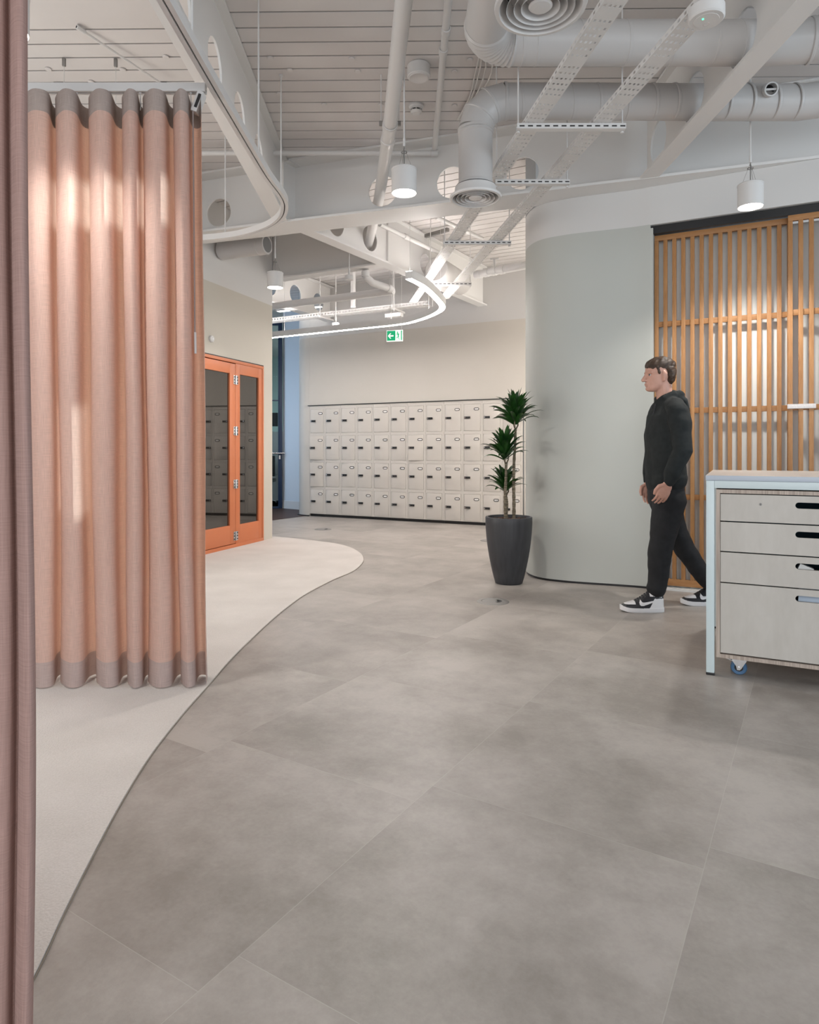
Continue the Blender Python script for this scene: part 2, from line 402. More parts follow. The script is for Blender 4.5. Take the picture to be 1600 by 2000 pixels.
# beams -------------------------------------------------------------
def beam(name, p0, p1, z0, holes, hz, hr, label, fw=.15, top=DECK, web=.014):
    p0, p1 = Vector((*p0, 0)), Vector((*p1, 0)); d = (p1-p0); L_ = d.length; d.normalize(); n = Vector((-d.y, d.x, 0))
    Mx = Matrix(((d.x, 0, n.x, p0.x), (d.y, 0, n.y, p0.y), (0, 1, 0, 0), (0, 0, 0, 1)))
    bm = new()
    plate(bm, rect(0, L_, z0+.02, top-.001), [circ(h, hz, hr) for h in holes], web, Mx @ Matrix.Translation((0, 0, -web/2)))
    rot = Matrix.Rotation(atan2(d.y, d.x), 4, 'Z'); c = (p0+p1)/2
    box(bm, (c.x, c.y, z0+.01), (L_, fw, .02), rot)
    box(bm, (c.x, c.y, top-.0105-(z0-3.2)), (L_, fw, .018), rot)
    for h in holes:                                 # welded rings
        pass
    return tag(link(name, bm, 'white', smooth=False), label, 'ceiling beam', kind='structure')
# main skew beam; web centre line Z = mbz(X)+.0
def on_main(X): return (X, mbz(X)+.0)
mx0 = -4.4; s_ = sqrt(1+.327**2)
beam('beam_1', on_main(mx0), on_main(4.6), 3.2, [(X-mx0)*s_ for X in (-1.865, -.239, .369, .95)], 3.43, .136,
     'deep white cellular steel beam crossing the ceiling on a slant', .32)
beam('beam_2', (-1.10, -1), (-1.187, 6.05), 3.203, [Z+1 for Z in (1.52, 2.12, 2.72, 3.32, 3.92, 4.52, 5.12)], 3.39, .15, 'white cellular beam beside the curved curtain track', .13)
beam('beam_3', (1.90, -1), (1.85, 5.12), 3.203, [Z+1 for Z in (1.28, 1.88, 2.48, 3.08, 3.68, 4.30, 4.9)], 3.40, .152, 'white cellular beam with two round ducts passing through it', .13)
f1a, f1b = A(602, 455, 3.2), A(927, 592, 3.2)
d1 = (f1b-f1a).normalized(); f1s = f1a - d1*.35; f1e = f1b + d1*.6
def along(p0, x):                                   # distance along F1 where the line of sight at column x meets it
    dx = (x-CX)/F; t = (dx*p0.y-p0.x)/(d1.x-dx*d1.y); return t
beam('beam_4', f1s.xy, f1e.xy, 3.205, [along(f1s, 655), along(f1s, 722), along(f1s, 722)+1.2, along(f1s, 722)+1.8], 3.42, .135, 'white beam in the far bay with a drain pipe through its hole', .14)
f3 = A(700, 527, 3.2)
beam('beam_5', (f3+U*-3.2).xy, (f3+U*.40).xy, 3.208, [], 3.4, .13, 'white beam above the orange door bay, shaded behind', .15)
f2 = Vector((-1.73, 10.0, 0)); d2 = Vector((.45, .89, 0)).normalized()
beam('beam_6', (f2-d2*1.9).xy, (f2+d2*1.6).xy, 3.211, [1.3, 1.9, 2.5], 3.46, .14, 'far white beam with round holes behind the drain pipe', .15)

# walls ---------------------------------------------------------------
def wall_path(name, pts, z0, zs, z1, th, mats, label, side=1):
    """vertical sheet along pts with a paint line at zs, thickened away from the room"""
    bm = new(); pts = [Vector((p[0], p[1], 0)) for p in pts]; n = len(pts); zz = [z for z in (z0, zs, z1) if z is not None]
    rows = []
    for i, p in enumerate(pts):
        t = (pts[min(i+1, n-1)]-pts[max(i-1, 0)]).normalized(); nn = Vector((-t.y, t.x, 0))*side
        a, b = p, p + nn*th
        rows.append(([bm.verts.new((a.x, a.y, z)) for z in zz], [bm.verts.new((b.x, b.y, z)) for z in zz]))
    for i in range(n-1):
        for s in (0, 1):
            for k in range(len(zz)-1):
                f = bm.faces.new((rows[i][s][k], rows[i+1][s][k], rows[i+1][s][k+1], rows[i][s][k+1])); f.material_index = k
        for k, mi_ in ((0, 0), (len(zz)-1, len(zz)-2)):
            f = bm.faces.new((rows[i][0][k], rows[i+1][0][k], rows[i+1][1][k], rows[i][1][k])); f.material_index = mi_
    for i in (0, n-1):
        for k in range(len(zz)-1):
            f = bm.faces.new((rows[i][0][k], rows[i][1][k], rows[i][1][k+1], rows[i][0][k+1])); f.material_index = k
    return tag(link(name, bm, mats, ang=25), label, 'wall', kind='structure')
# right: curved wall ending at the slatted screen
JX = Vector((1.915, 5.252, 0))                      # jamb of the screen recess
flat0 = [JX, JX - U*.16]
curve = [(1.395, 5.462), (1.25, 5.535), (1.15, 5.605), (1.085, 5.70), (1.052, 5.83), (1.05, 5.97), (1.085, 6.12), (1.16, 6.26), (1.28, 6.38)]
path = [(p.x, p.y) for p in flat0] + curve
path = catmull([Vector((*p, 0)) for p in path], 6) + [Vector((1.75, 6.9, 0)), Vector((3.6, 8.6, 0))]
wall_path('wall_right', path, .018, 2.9, 3.199, .09, ['greige', 'wall_white'], 'curved greige wall with a white band above, beside the slatted screen', -1)
up = [p for p in path if p.y > 5.95]
wall_path('wall_right_upper', up, 3.199, None, DECK, .09, ['wall_white'], 'white upper wall behind the slanted ceiling beam', -1)
bm = new(); sweep(bm, [p + Vector((0, 0, 0)) for p in path], [(.008, 0), (.02, 0), (.02, .018), (.008, .018)])
tag(link('baseboard_right', bm, 'black'), 'black recessed kick strip under the curved greige wall', 'kick strip', kind='structure')
# band above the screen, and the recess
R_END = 2.6
def wl(u, d=0, z=0): return JX + U*u + V*d + Vector((0, 0, z))
rotB = Matrix.Rotation(RZ, 4, 'Z')
bm = new(); c = wl(R_END/2, .045); box(bm, (c.x, c.y, (2.895+3.199)/2), (R_END, .09, 3.199-2.895), rotB)
tag(link('wall_right_header', bm, 'wall_white', smooth=False), 'white wall band above the slatted oak screen', 'wall', kind='structure')
bm = new()
c = wl(R_END/2, .175); box(bm, (c.x, c.y, 1.4), (R_END, .04, 2.8), rotB)
c = wl(.010, .0775); box(bm, (c.x, c.y, 1.44), (.020, .155, 2.86), rotB, mi=1)
tag(link('wall_recess', bm, [mat('recess_paint', (.80, .83, .83), .6), 'greige'], smooth=False), 'pale wall standing behind the oak slatted screen', 'wall', kind='structure')
bm = new(); c = wl(R_END/2, .095); box(bm, (c.x, c.y, 2.86), (R_END, .14, .06), rotB)
tag(link('trim_2', bm, 'black', smooth=False), 'black track slot above the oak slatted screen', 'track slot', kind='structure')
bm = new()
for d in (.028, .072): c = wl(R_END/2, d); box(bm, (c.x, c.y, .008), (R_END, .03, .016), rotB)
tag(link('trim_3', bm, 'wall_white', smooth=False), 'white double floor track under the slatted screen', 'floor track', kind='structure')

# back wall with built-in lockers
LW, NL = .305, 12
K0 = G(605, 1008); K0.z = 0                         # left front foot of the locker row
def lk(u, d=0, z=0): return K0 + U*u + V*d + Vector((0, 0, z))
LT = 1.835
RL = LW*NL
def wall_slab(name, u0, u1, z0, zs, z1, label, d0=0, th=.1, mats=('cream', 'wall_white')):
    bm = new()
    for a, b, mi in ((z0, min(zs, z1), 0), (zs, z1, 1)):
        if b > a:
            c = lk((u0+u1)/2, d0+th/2); box(bm, (c.x, c.y, (a+b)/2), (u1-u0, th, b-a), rotB, mi=mi)
    return tag(link(name, bm, list(mats), smooth=False), label, 'wall', kind='structure')
wall_slab('wall_back', 0, RL+.02, LT+.012, 2.97, DECK, 'cream wall above the long row of lockers')
wall_slab('wall_back_end', RL+.02, RL+2.2, .0, 2.97, DECK, 'cream wall to the right of the lockers, behind the plant')
# rounded left end of the back wall
e0 = lk(0); rc = .30
arc = [e0 - U*.001] + [e0 + U*(-.06) + V*rc + (-V*cos(t) - U*sin(t))*rc for t in [i*pi/2/10 for i in range(0, 11)]]
arc.append(arc[-1] + V*.7)
arc = arc[::-1]
wall_path('wall_back_curve', [(p.x, p.y) for p in arc], .018, 2.97, DECK, -.06, ['cream', 'wall_white'], 'rounded cream wall corner at the left end of the lockers', -1)
bm = new(); sweep(bm, arc, [(.012, 0), (.03, 0), (.03, .018), (.012, .018)])
tag(link('baseboard_back', bm, 'black'), 'black kick strip under the rounded wall corner', 'kick strip', kind='structure')
bm = new(); c = lk(RL/2-.005, .01); box(bm, (c.x, c.y, LT+.005), (RL+.05, .05, .012), rotB)
tag(link('trim_4', bm, 'black', smooth=False), 'thin black capping strip along the top of the lockers', 'capping strip', kind='structure')

# left: greige wall with the orange door
D0, D1 = G(398, 1085), G(515, 1056.5)
W = (D1-D0); W.z = 0; W.normalize(); WN = Vector((W.y, -W.x, 0))     # into the room
RZL = atan2(W.y, W.x)
DOORW = (D1-D0).length
dleft = D0 - W*.55                                  # the opening starts behind the curtain
OPW = (D1-dleft).length
corner = D1 + W*.20
def wlf(s, d=0): return dleft + W*s - WN*d          # s along wall from opening's left end, d depth behind the face
rotW = Matrix.Rotation(RZL, 4, 'Z'); DT = 2.13
bm = new()
def wseg(s0, s1, z0, z1, mi, d0=0, th=.12):
    c = wlf((s0+s1)/2, d0+th/2); box(bm, (c.x, c.y, (z0+z1)/2), (s1-s0, th, z1-z0), rotW, mi=mi)
SE = OPW + .20
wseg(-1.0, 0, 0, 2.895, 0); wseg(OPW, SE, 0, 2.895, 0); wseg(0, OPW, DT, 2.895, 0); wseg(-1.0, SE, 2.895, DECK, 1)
M['greige_warm_lit'] = mat('greige_paint_warm_lit', (.515, .48, .42), .65)  # the greige paint again, with this wall's warmer light mixed into the colour
tag(link('wall_left', bm, ['greige_warm_lit', 'wall_white'], smooth=False), 'greige wall with a white upper band around the orange door', 'wall', kind='structure')
# return walls: round the corner, and the closed room behind the curtain
ce_ = wlf(SE, .12)
p_back = wlf(-1.0, .06)
def plainwall(name, a, b, z0, z1, th, m, label, holes=()):
    a, b = Vector((*a, 0)), Vector((*b, 0)); d = b-a; L_ = d.length; d.normalize(); n = Vector((-d.y, d.x, 0))
    Mx = Matrix(((d.x, 0, n.x, a.x), (d.y, 0, n.y, a.y), (0, 1, 0, 0), (0, 0, 0, 1)))
    bm = new(); plate(bm, rect(0, L_, z0, z1), [list(h) for h in holes], th, Mx)
    return tag(link(name, bm, m, smooth=False), label, 'wall', kind='structure')

plainwall('wall_corridor_sunstop', (-4.6, 9.4), (-4.6, 12.7), 0, DECK, .1, 'wall_white', 'white end wall of the corridor beyond the orange door')  # out-of-view wall added to keep the sun from leaking through the corridor
plainwall('wall_corridor_side', (ce_.x-.06, ce_.y), (-4.6, ce_.y+.9), 0, DECK, .1, 'wall_white', 'white side wall of the corridor beyond the orange door')

# orange door --------------------------------------------------------------
door = thing('door_1', 'orange framed door with smoked glass panes and steel hinges', 'door', tuple(wlf(0)), RZL, kind='structure')
# local: x along the wall, y into the wall (left of travel) -> +y is away from the room
hx = (G(463, 1070) - dleft).dot(W)                  # hinge line
bm = new()
bx(bm, 0, OPW, -.004, .09, DT-.045, DT-.012, .002); bx(bm, OPW-.03, OPW, -.004, .09, .0, DT-.045, .002)
bx(bm, 0, OPW, -.004, .09, .0, .045, .002)
link('frame', bm, 'orange', door)
def leaf(name, x0, x1, z0, z1, st, botr, topr, mullr=None):
    bm = new(); bx(bm, x0, x0+st[0], 0, .05, z0, z1, .002); bx(bm, x1-st[1], x1, 0, .05, z0, z1, .002)
    bx(bm, x0+st[0], x1-st[1], 0, .05, z0, z0+botr, .002); bx(bm, x0+st[0], x1-st[1], 0, .05, z1-topr, z1, .002)
    o = link(name, bm, 'orange', door)
    bm = new(); bx(bm, x0+st[0]-.004, x1-st[1]+.004, .018, .030, z0+botr-.004, z1-topr+.004)
    g = link('glass', bm, 'smoked', o, smooth=False); g['label'] = 'smoked reflective glass pane'
    return o
leaf('door_leaf', .01, hx-.003, .052, DT-.055, (.10, .105), .21, .115)
leaf('side_panel', hx+.003, OPW-.033, .045, DT-.047, (.085, .075), .21, .115)
for k, zc in enumerate((1.895, 1.32, .72, .135)):
    bm = new()
    bx(bm, hx-.044, hx-.006, -.006, -.001, zc-.05, zc+.05, .001); bx(bm, hx+.006, hx+.044, -.006, -.001, zc-.05, zc+.05, .001)
    tube(bm, [(hx, -.010, zc-.052), (hx, -.010, zc+.052)], .007, 10)
    for q in (-.034, 0, .034):
        for sx in (-.030, .030): cyl(bm, (hx+sx, -.006, zc+q), .0065, .003, 8, axis_to((0, -1, 0)), mi=1)
    h = link('hinge', bm, ['chrome', 'dark'], door); h['label'] = 'bare steel butt hinge'
bm = new(); bx(bm, 0, OPW, .0, .11, DT-.012, DT-.001)
k_ = link('shadow_gap', bm, 'black', door, smooth=False)
bm = new(); bx(bm, 0, OPW, .10, .115, .0, DT-.012)
link('backing', bm, 'dark', door, smooth=False)

# closed room on the left, behind the curtain: window wall and return wall with two openings for the sun
SUN = Vector((.64, -.768, -.13)).normalized()
retZ = p_back.y
CZ = 3.13
def proj(X, z):                                     # where the sun ray through curtain point (X, CZ, z) meets the return wall
    t = (retZ-CZ)/(-SUN.y); return (X - SUN.x*t, z - SUN.z*t)
xr0 = p_back.x+.05
ho = []
a0, a1 = proj(-1.80, 2.17), proj(-1.13, 2.40)
b0, b1 = proj(-1.70, .80), proj(-1.52, 1.33)
for (lo, hi) in ((a0, a1), (b0, b1)):
    ho.append(rect(xr0-hi[0], xr0-lo[0], lo[1], hi[1]))
plainwall('wall_return', (xr0, retZ), (-4.3, retZ), 0, DECK, -.08, 'wall_white', 'white wall closing the carpeted room behind the curtain', ho)
plainwall('wall_left_outer', (-4.2, -3.9), (-4.2, retZ+.1), 0, DECK, .1, 'wall_white', 'white outer wall with tall windows, left of the carpeted room', [rect(.6, 3.4, .5, 2.9), rect(4.2, 6.6, .5, 2.9), rect(7.0, 9.2, .5, 2.9)])

# far doorway ----------------------------------------------------------------
bw0 = G(553, 993); bw1 = G(582, 995.5)
bm = new(); dd = (bw1-bw0).normalized()
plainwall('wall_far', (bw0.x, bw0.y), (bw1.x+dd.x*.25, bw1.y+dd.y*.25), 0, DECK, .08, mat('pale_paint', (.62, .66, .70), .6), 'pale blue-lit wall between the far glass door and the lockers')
bm = new(); c = (bw0+bw1)/2
r_ = Matrix.Rotation(atan2(dd.y, dd.x), 4, 'Z'); c2 = c + Vector((dd.y, -dd.x, 0))*.008
box(bm, (c2.x, c2.y, .075), ((bw1-bw0).length+.1, .016, .15), r_)
tag(link('baseboard_far', bm, 'wall_white', smooth=False), 'white skirting at the foot of the blue-lit wall', 'skirting', kind='structure')
dr = thing('door_2', 'tall glass door in a navy frame at the far doorway', 'door', (bw0.x-.01, bw0.y-.02, 0), pi+.12, kind='structure')
bm = new(); bx(bm, 0, .075, -.02, .04, 0, 3.5, .003); bx(bm, .075, 1.2, -.02, .04, 0, .04); bx(bm, .075, 1.2, -.02, .04, 3.44, 3.5); bx(bm, .075, 1.2, -.012, .03, 2.02, 2.04)
bx(bm, 1.2, 1.28, -.02, .04, 0, 3.5)
link('frame', bm, 'bluedoor', dr)
bm = new(); bx(bm, .075, 1.2, .004, .012, .04, 3.44); link('glass', bm, 'clear', dr, smooth=False)
bm = new(); tube(bm, [(-.05, .075, 1.04), (.6, .075, 1.04)], .016, 12); tube(bm, [(.04, .04, 1.04), (.04, .075, 1.04)], .012, 10); tube(bm, [(.5, .0, 1.04), (.5, .075, 1.04)], .012, 10)
bx(bm, .03, .06, .04, .055, .93, 1.0)
h = link('handle', bm, 'chrome', dr); h['label'] = 'horizontal steel push bar'

# ================================================================== BEYOND THE FAR DOORWAY
X0, Y0 = -3.3, 15.2
bm = new(); bx(bm, -4.7, -1.9, 12.62, 19, -.1, -.0); tag(link('floor_3', bm, mat('pale_floor', (.45, .5, .48), .5), smooth=False), 'pale floor of the room beyond the far glass door', 'floor', kind='structure')
bm = new(); bx(bm, -4.9, -1.8, 19, 19.1, 0, DECK); tag(link('wall_beyond', bm, mat('beyond_paint', (.5, .62, .6), .7), smooth=False), 'pale green wall of the room beyond the far glass door', 'wall', kind='structure')
bm = new(); bx(bm, -4.9, -1.8, 12.73, 19.1, DECK+.0, DECK+.1); tag(link('ceiling_2', bm, 'wall_white', smooth=False), 'white ceiling of the room beyond the glass door', 'ceiling', kind='structure')
bm = new(); bx(bm, -4.9, -4.8, 12.62, 19.1, 0, DECK); tag(link('wall_beyond_left', bm, 'wall_white', smooth=False), 'left side wall of the room beyond the glass door', 'wall', kind='structure')
bm = new(); bx(bm, -1.95, -1.85, 12.62, 19.1, 0, DECK); tag(link('wall_beyond_right', bm, 'wall_white', smooth=False), 'right side wall of the room beyond the glass door', 'wall', kind='structure')
cab = thing('plywood_cabinet', 'birch plywood cabinet seen through the far glass door', 'cabinet', (-3.15, 14.4, 0))
bm = new(); bx(bm, -.6, .6, 0, .5, .0, 1.5, .004); link('body', bm, 'birch', cab)
for z0, z1 in ((.1, .55), (.57, 1.0), (1.02, 1.48)):
    bm = new(); bx(bm, -.58, .58, -.02, -.001, z0, z1, .003); link('drawer', bm, 'birch', cab)
mon = thing('monitor', 'dark computer monitor standing on the far plywood cabinet', 'monitor', (-3.12, 14.55, 1.5))
bm = new(); bx(bm, -.22, .22, -.02, .02, .12, .42, .006); link('screen', bm, 'black', mon)
bm = new(); bx(bm, -.03, .03, 0, .03, .01, .15); bx(bm, -.1, .1, -.06, .08, 0, .012); link('stand', bm, 'bluedoor', mon)
ch = thing('office_chair', 'dark office chair in front of the far plywood cabinet', 'chair', (-3.02, 13.6, 0))
bm = new(); bx(bm, -.23, .23, -.23, .23, .44, .51, .02); link('seat', bm, 'black', ch)
bm = new(); bx(bm, -.21, .21, .19, .24, .55, .98, .02); link('backrest', bm, 'black', ch)
bm = new(); tube(bm, [(0, 0, .06), (0, 0, .44)], .025)
for k in range(5): tube(bm, [(0, 0, .08), (.27*cos(k*2*pi/5), .27*sin(k*2*pi/5), .05)], .018, 8)
tube(bm, [(0, .2, .46), (0, .225, .6)], .02, 8); link('base', bm, 'chrome', ch)
for k in range(5):
    bm = new(); cyl(bm, (.27*cos(k*2*pi/5)-.01, .27*sin(k*2*pi/5), .027), .026, .02, 14, axis_to((1, 0, 0))); link('caster', bm, 'black', ch)

# ================================================================== LOCKERS
DH, DW, PITCH = .392, .252, .443
def mk_door_mesh():
    bm = new(); bx(bm, -DW, 0, -.002, .016, 0, DH, .0025); return bm
lock_cols = []
unit0 = None
order = ['leftmost', 'second', 'third', 'fourth', 'fifth', 'sixth', 'seventh', 'eighth', 'ninth', 'tenth', 'eleventh', 'twelfth']
ajar = {(0, 1): 7, (0, 2): 5, (6, 1): 6, (4, 0): 2}
door_top = [LT-.057-PITCH*r for r in range(4)]
for i in range(NL):
    p = lk(LW*i)
    if i == 0: lab = 'cream steel locker column at the left end of the row, two doors ajar'
    elif i == 6: lab = 'seventh cream locker column from the left end, second door down ajar'
    elif i == 10: lab = 'cream locker column half hidden by the tall potted plant, eleventh from the left end'
    elif i == 11: lab = 'last cream locker column at the right end, directly behind the plant'
    else: lab = f'{order[i]} cream steel locker column from the left end of the row'
    if unit0 is None:
        unit0 = t = thing('locker_column', lab, 'locker', tuple(p), RZ, 'cream lockers along the back wall')
        bm = new()
        bx(bm, .0012, LW-.0012, .022, .32, .045, LT)
        bx(bm, .0012, .018, 0, .022, .045, LT); bx(bm, .018+DW+.006, LW-.0012, 0, .022, .045, LT)
        zs = [LT] + [z for dt in door_top for z in (dt+.003, dt-DH-.003)] + [.045]
        for a, b in zip(zs[::2], zs[1::2]): bx(bm, .018, .018+DW+.006, 0, .022, b, a)
        link('body', bm, 'locker', t, smooth=False)
        bm = new(); bx(bm, .0012, LW-.0012, .03, .30, 0, .045); link('plinth', bm, 'black', t, smooth=False)
        for r in range(4):
            d = link('door', mk_door_mesh(), 'locker', t, loc=(.021+DW, 0, door_top[r]-DH))
            bm = new(); bx(bm, -DW+.006, -DW+.098, -.016, -.0018, DH*.5-.016, DH*.5+.016, .004); cyl(bm, (-DW+.02, -.016, DH*.5), .010, .004, 12, axis_to((0, -1, 0)), mi=1)
            l_ = link('lock', bm, ['black', 'chrome'], d); l_['label'] = 'black cam lock'
            bm = new(); plate(bm, stadium(-.098, -.016, DH*.815, .02), [stadium(-.090, -.024, DH*.815, .0125)], .004, Matrix.Translation((0, -.002, 0)) @ Matrix.Rotation(pi/2, 4, 'X'))
            bx(bm, -.089, -.025, -.0028, -.0018, DH*.815-.0125, DH*.815+.0125, mi=1)
            l_ = link('label_holder', bm, ['black', 'plate_white'], d, smooth=False); l_['label'] = 'dark label frame with a blank white card'
    else:
        t = copy_tree(unit0); t.location = p; t['label'] = lab
    for ch_ in t.children:
        if ch_.name.startswith('door'):
            r = min(range(4), key=lambda q: abs(door_top[q]-DH-ch_.location.z))
            ch_.rotation_euler.z = radians(ajar.get((i, r), 0))

# ================================================================== SLATTED SCREEN
def u_at(px, d=0):                                  # where column px meets the screen plane at depth d
    o = JX + V*d; k = (px-CX)/F
    return (k*o.y-o.x)/(U.x-k*U.y)
s0c, s13c = u_at(1283.0, .085), u_at(1240+1008*.28, .085); pit = (s13c-s0c)/13
def slat_panel(name, u0, n, d, label, extra=0):
    t = thing(name, label, 'screen', tuple(wl(u0-.015, d)), RZ, 'oak slatted sliding screens')
    w = (n-1)*pit+.030
    bm = new()
    for k in range(n): bx(bm, k*pit, k*pit+.030, -.016, .016, .0812, 2.7818, .0012)
    link('slats', bm, 'oak', t)
    for zc, h in ((2.803, .042), (2.113, .042), (1.418, .042), (.735, .042), (.055, .052)):
        bm = new(); e = -.016 if zc > 2.7 or zc < .1 else -.004
        bx(bm, 0, w, e, .012, zc-h/2, zc+h/2, .0015)
        link('rail', bm, wood_h, t)
    return t
wood_h = wood('oak_rail', (.28, .125, .04), (.47, .24, .095), 2.2, (.6, 7, 7))
slat_panel('slatted_screen', s0c, 15, .085, 'oak slatted sliding screen panel beside the greige wall, behind the walking person')
u2 = u_at(1240+1085*.28, .030)
slat_panel('slatted_screen', u2, 14, .030, 'oak slatted screen panel sliding in front, behind the drawer bench, with a small sign')
# small sign plate on the front panel
sg = thing('sign_plate', 'small clear sign plate with two lines of fine text on the slatted screen', 'sign', tuple(wl(u2-.02, .009, 1.408)), RZ)
bm = new(); bx(bm, 0, .18, -.004, .004, 0, .034, .001); link('plate', bm, 'acrylic', sg)
bm = new(); random.seed(3)
for row, zz in enumerate((.0225, .0105)):
    x = .010 + (0 if row else .004)
    while x < .168:
        w = random.uniform(.006, .022)
        if x+w > .172: break
        n = max(2, int(w/.0032))
        for q in range(n): bx(bm, x+q*.0032, x+q*.0032+.0022, -.0048, -.0040, zz-.002, zz+.002+(.0012 if random.random() < .3 else 0))
        x += n*.0032+.0028
link('text', bm, 'plate_white', sg, smooth=False)

# ================================================================== BENCH AND DRAWER UNIT
BO = Vector((1.465, 3.27, 0))
BO = G(1379.5, 1317.5); BO.z = 0
bench = thing('workbench', 'blue-grey steel framed bench with a pale laminate top', 'bench', tuple(BO), RZ)
BL, BD, BT = 1.7, .98, .983
bm = new(); bx(bm, -.002, BL, -.002, BD, BT-.025, BT, .0015)
for f in bm.faces:
    f.material_index = 1 if f.normal.z > .5 else 0
bmesh.ops.recalc_face_normals(bm, faces=bm.faces)
for f in bm.faces: f.material_index = 1 if f.normal.z > .5 else 0
link('bench_top', bm, ['laminate', 'lamtop'], bench, recalc=False)
bm = new(); s = .037
bx(bm, s, BL-s, 0, s, BT-.062, BT-.0255, .002); bx(bm, s, BL-s, BD-s, BD, BT-.062, BT-.0255, .002)
bx(bm, 0, s, s, BD-s, BT-.062, BT-.0255, .002); bx(bm, BL-s, BL, s, BD-s, BT-.062, BT-.0255, .002)
link('apron', bm, 'bluegrey', bench)
for x in (0, BL-s):
    for y in (0, BD-s):
        bm = new(); bx(bm, x, x+s, y, y+s, .012, BT-.0255, .003); l_ = link('leg', bm, 'bluegrey', bench)
        bm = new(); bx(bm, x-.001, x+s+.001, y-.001, y+s+.001, 0, .012, .002); link('foot_cap', bm, 'black', l_)
PX = .044; PW = .84; PZ0, PZ1 = .092, .915
ped = thing('drawer_unit', 'birch plywood drawer unit on castors rolled under the bench', 'drawers', tuple(BO + U*PX + V*.002), RZ)
bm = new(); th = .018
bx(bm, 0, th, 0, .60, PZ0, PZ1); bx(bm, PW-th, PW, 0, .60, PZ0, PZ1); bx(bm, th, PW-th, 0, .60, PZ1-th, PZ1); bx(bm, th, PW-th, 0, .60, PZ0, PZ0+th); bx(bm, th, PW-th, .58, .60, PZ0+th, PZ1-th)
link('carcass', bm, 'plyedge', ped, smooth=False)
zl = [(.761, .894), (.613, .758), (.462, .610), (.116, .459)]
sx0, sx1 = .381-PX, .381-PX+.165
for k, (z0, z1) in enumerate(zl):
    Mx = Matrix.Translation((0, .018, 0)) @ Matrix.Rotation(pi/2, 4, 'X')
    bm = new(); zc = z1-.046
    plate(bm, rect(th+.002, PW-th-.002, z0+.0015, z1-.0015), [stadium(sx0, sx1, zc, .0145)], .017, Mx)
    dw = link('drawer', bm, 'birch', ped, smooth=False)
    bm = new()
    bx(bm, th+.02, PW-th-.02, .02, .52, z0+.01, z0+.018); bx(bm, th+.02, th+.03, .02, .52, z0+.018, z1-.02); bx(bm, PW-th-.03, PW-th-.02, .02, .52, z0+.018, z1-.02); bx(bm, th+.02, PW-th-.02, .51, .52, z0+.018, z1-.02)
    link('drawer_box', bm, mat('drawer_inside', (.02, .085, .14), .6), dw, smooth=False)
    if k == 0:
        bm = new(); cyl(bm, (.237-PX, .001, zc), .0065, .002, 14, axis_to((0, -1, 0))); bx(bm, .237-PX-.001, .237-PX+.001, -.0016, -.0008, zc-.004, zc+.004, mi=1)
        link('keyhole', bm, ['dullsteel', 'black'], dw)
for k, (x, y) in enumerate(((.10, .075), (PW-.10, .075), (.10, .52), (PW-.10, .52))):
    cs = None
    bm = new()
    bx(bm, x-.045, x+.045, y-.035, y+.035, PZ0-.004, PZ0-.0005)
    for yy in (-.02, .02):
        plate(bm, [(x-.03, .088), (x+.035, .088), (x+.035, .075), (x+.012, .035), (x+.004, .026), (x-.008, .026), (x-.012, .045), (x-.03, .07)], [], .003, Matrix.Translation((0, y+yy+.0015, 0)) @ Matrix.Rotation(pi/2, 4, 'X'))
    if y < .3:
        bx(bm, x-.075, x-.02, y-.022, y+.022, .066, .070); 
        for v in bm.verts:
            if v.co.x < x-.05 and v.co.z < .0755: v.co.z += .016
    tube(bm, [(x, y-.028, .037), (x, y+.028, .037)], .006, 10)
    cs = link('caster', bm, 'chrome', ped); cs['label'] = 'steel braked castor with a blue tyre'
    bm = new(); lathe(bm, [(.020, -.012), (.033, -.014), (.037, -.008), (.037, .008), (.033, .014), (.020, .012)], (x, y, .037), 28, 0, axis_to((0, 1, 0)))
    lathe(bm, [(.0, -.011), (.022, -.011), (.022, .011), (0, .011)], (x, y, .037), 20, 1, axis_to((0, 1, 0)))
    link('wheel', bm, ['rubber', 'black'], cs)
# papers inside the drawers, visible through the slots
bm = new()
c = BO + U*(PX+sx0+.14) + V*.18
for q in range(6): box(bm, (c.x, c.y, .20+.030*q), (.34, .21, .026), rotB @ Matrix.Rotation(radians((-3, 2, -4, 3, 0, -2)[q]), 4, 'Z') , mi=0)
c = BO + U*(PX+sx0+.16) + V*.052
for q in range(4): box(bm, c + V*(.012*q) + U*(.004*q), (.29, .0025, .12), Matrix.Translation((0, 0, .385+.004*q)) @ rotB @ Matrix.Rotation(radians(-24), 4, 'X') @ Matrix.Rotation(radians((4, -3, 6, 0)[q]), 4, 'Y'))
for v in bm.verts: pass
tag(link('paper_stack', bm, mat('bluish_paper', (.62, .72, .85), .6), smooth=False), 'pile of white papers inside the bottom drawer, seen through its slot', 'papers')
bm = new(); c = BO + U*(PX+sx0+.045) + V*.06; box(bm, (c.x, c.y, .547), (.06, .04, .03), rotB @ Matrix.Rotation(.4, 4, 'Y'))
tag(link('paper_sheet', bm, 'plate_white', smooth=False), 'white paper edge inside the third drawer, seen through its slot', 'papers')

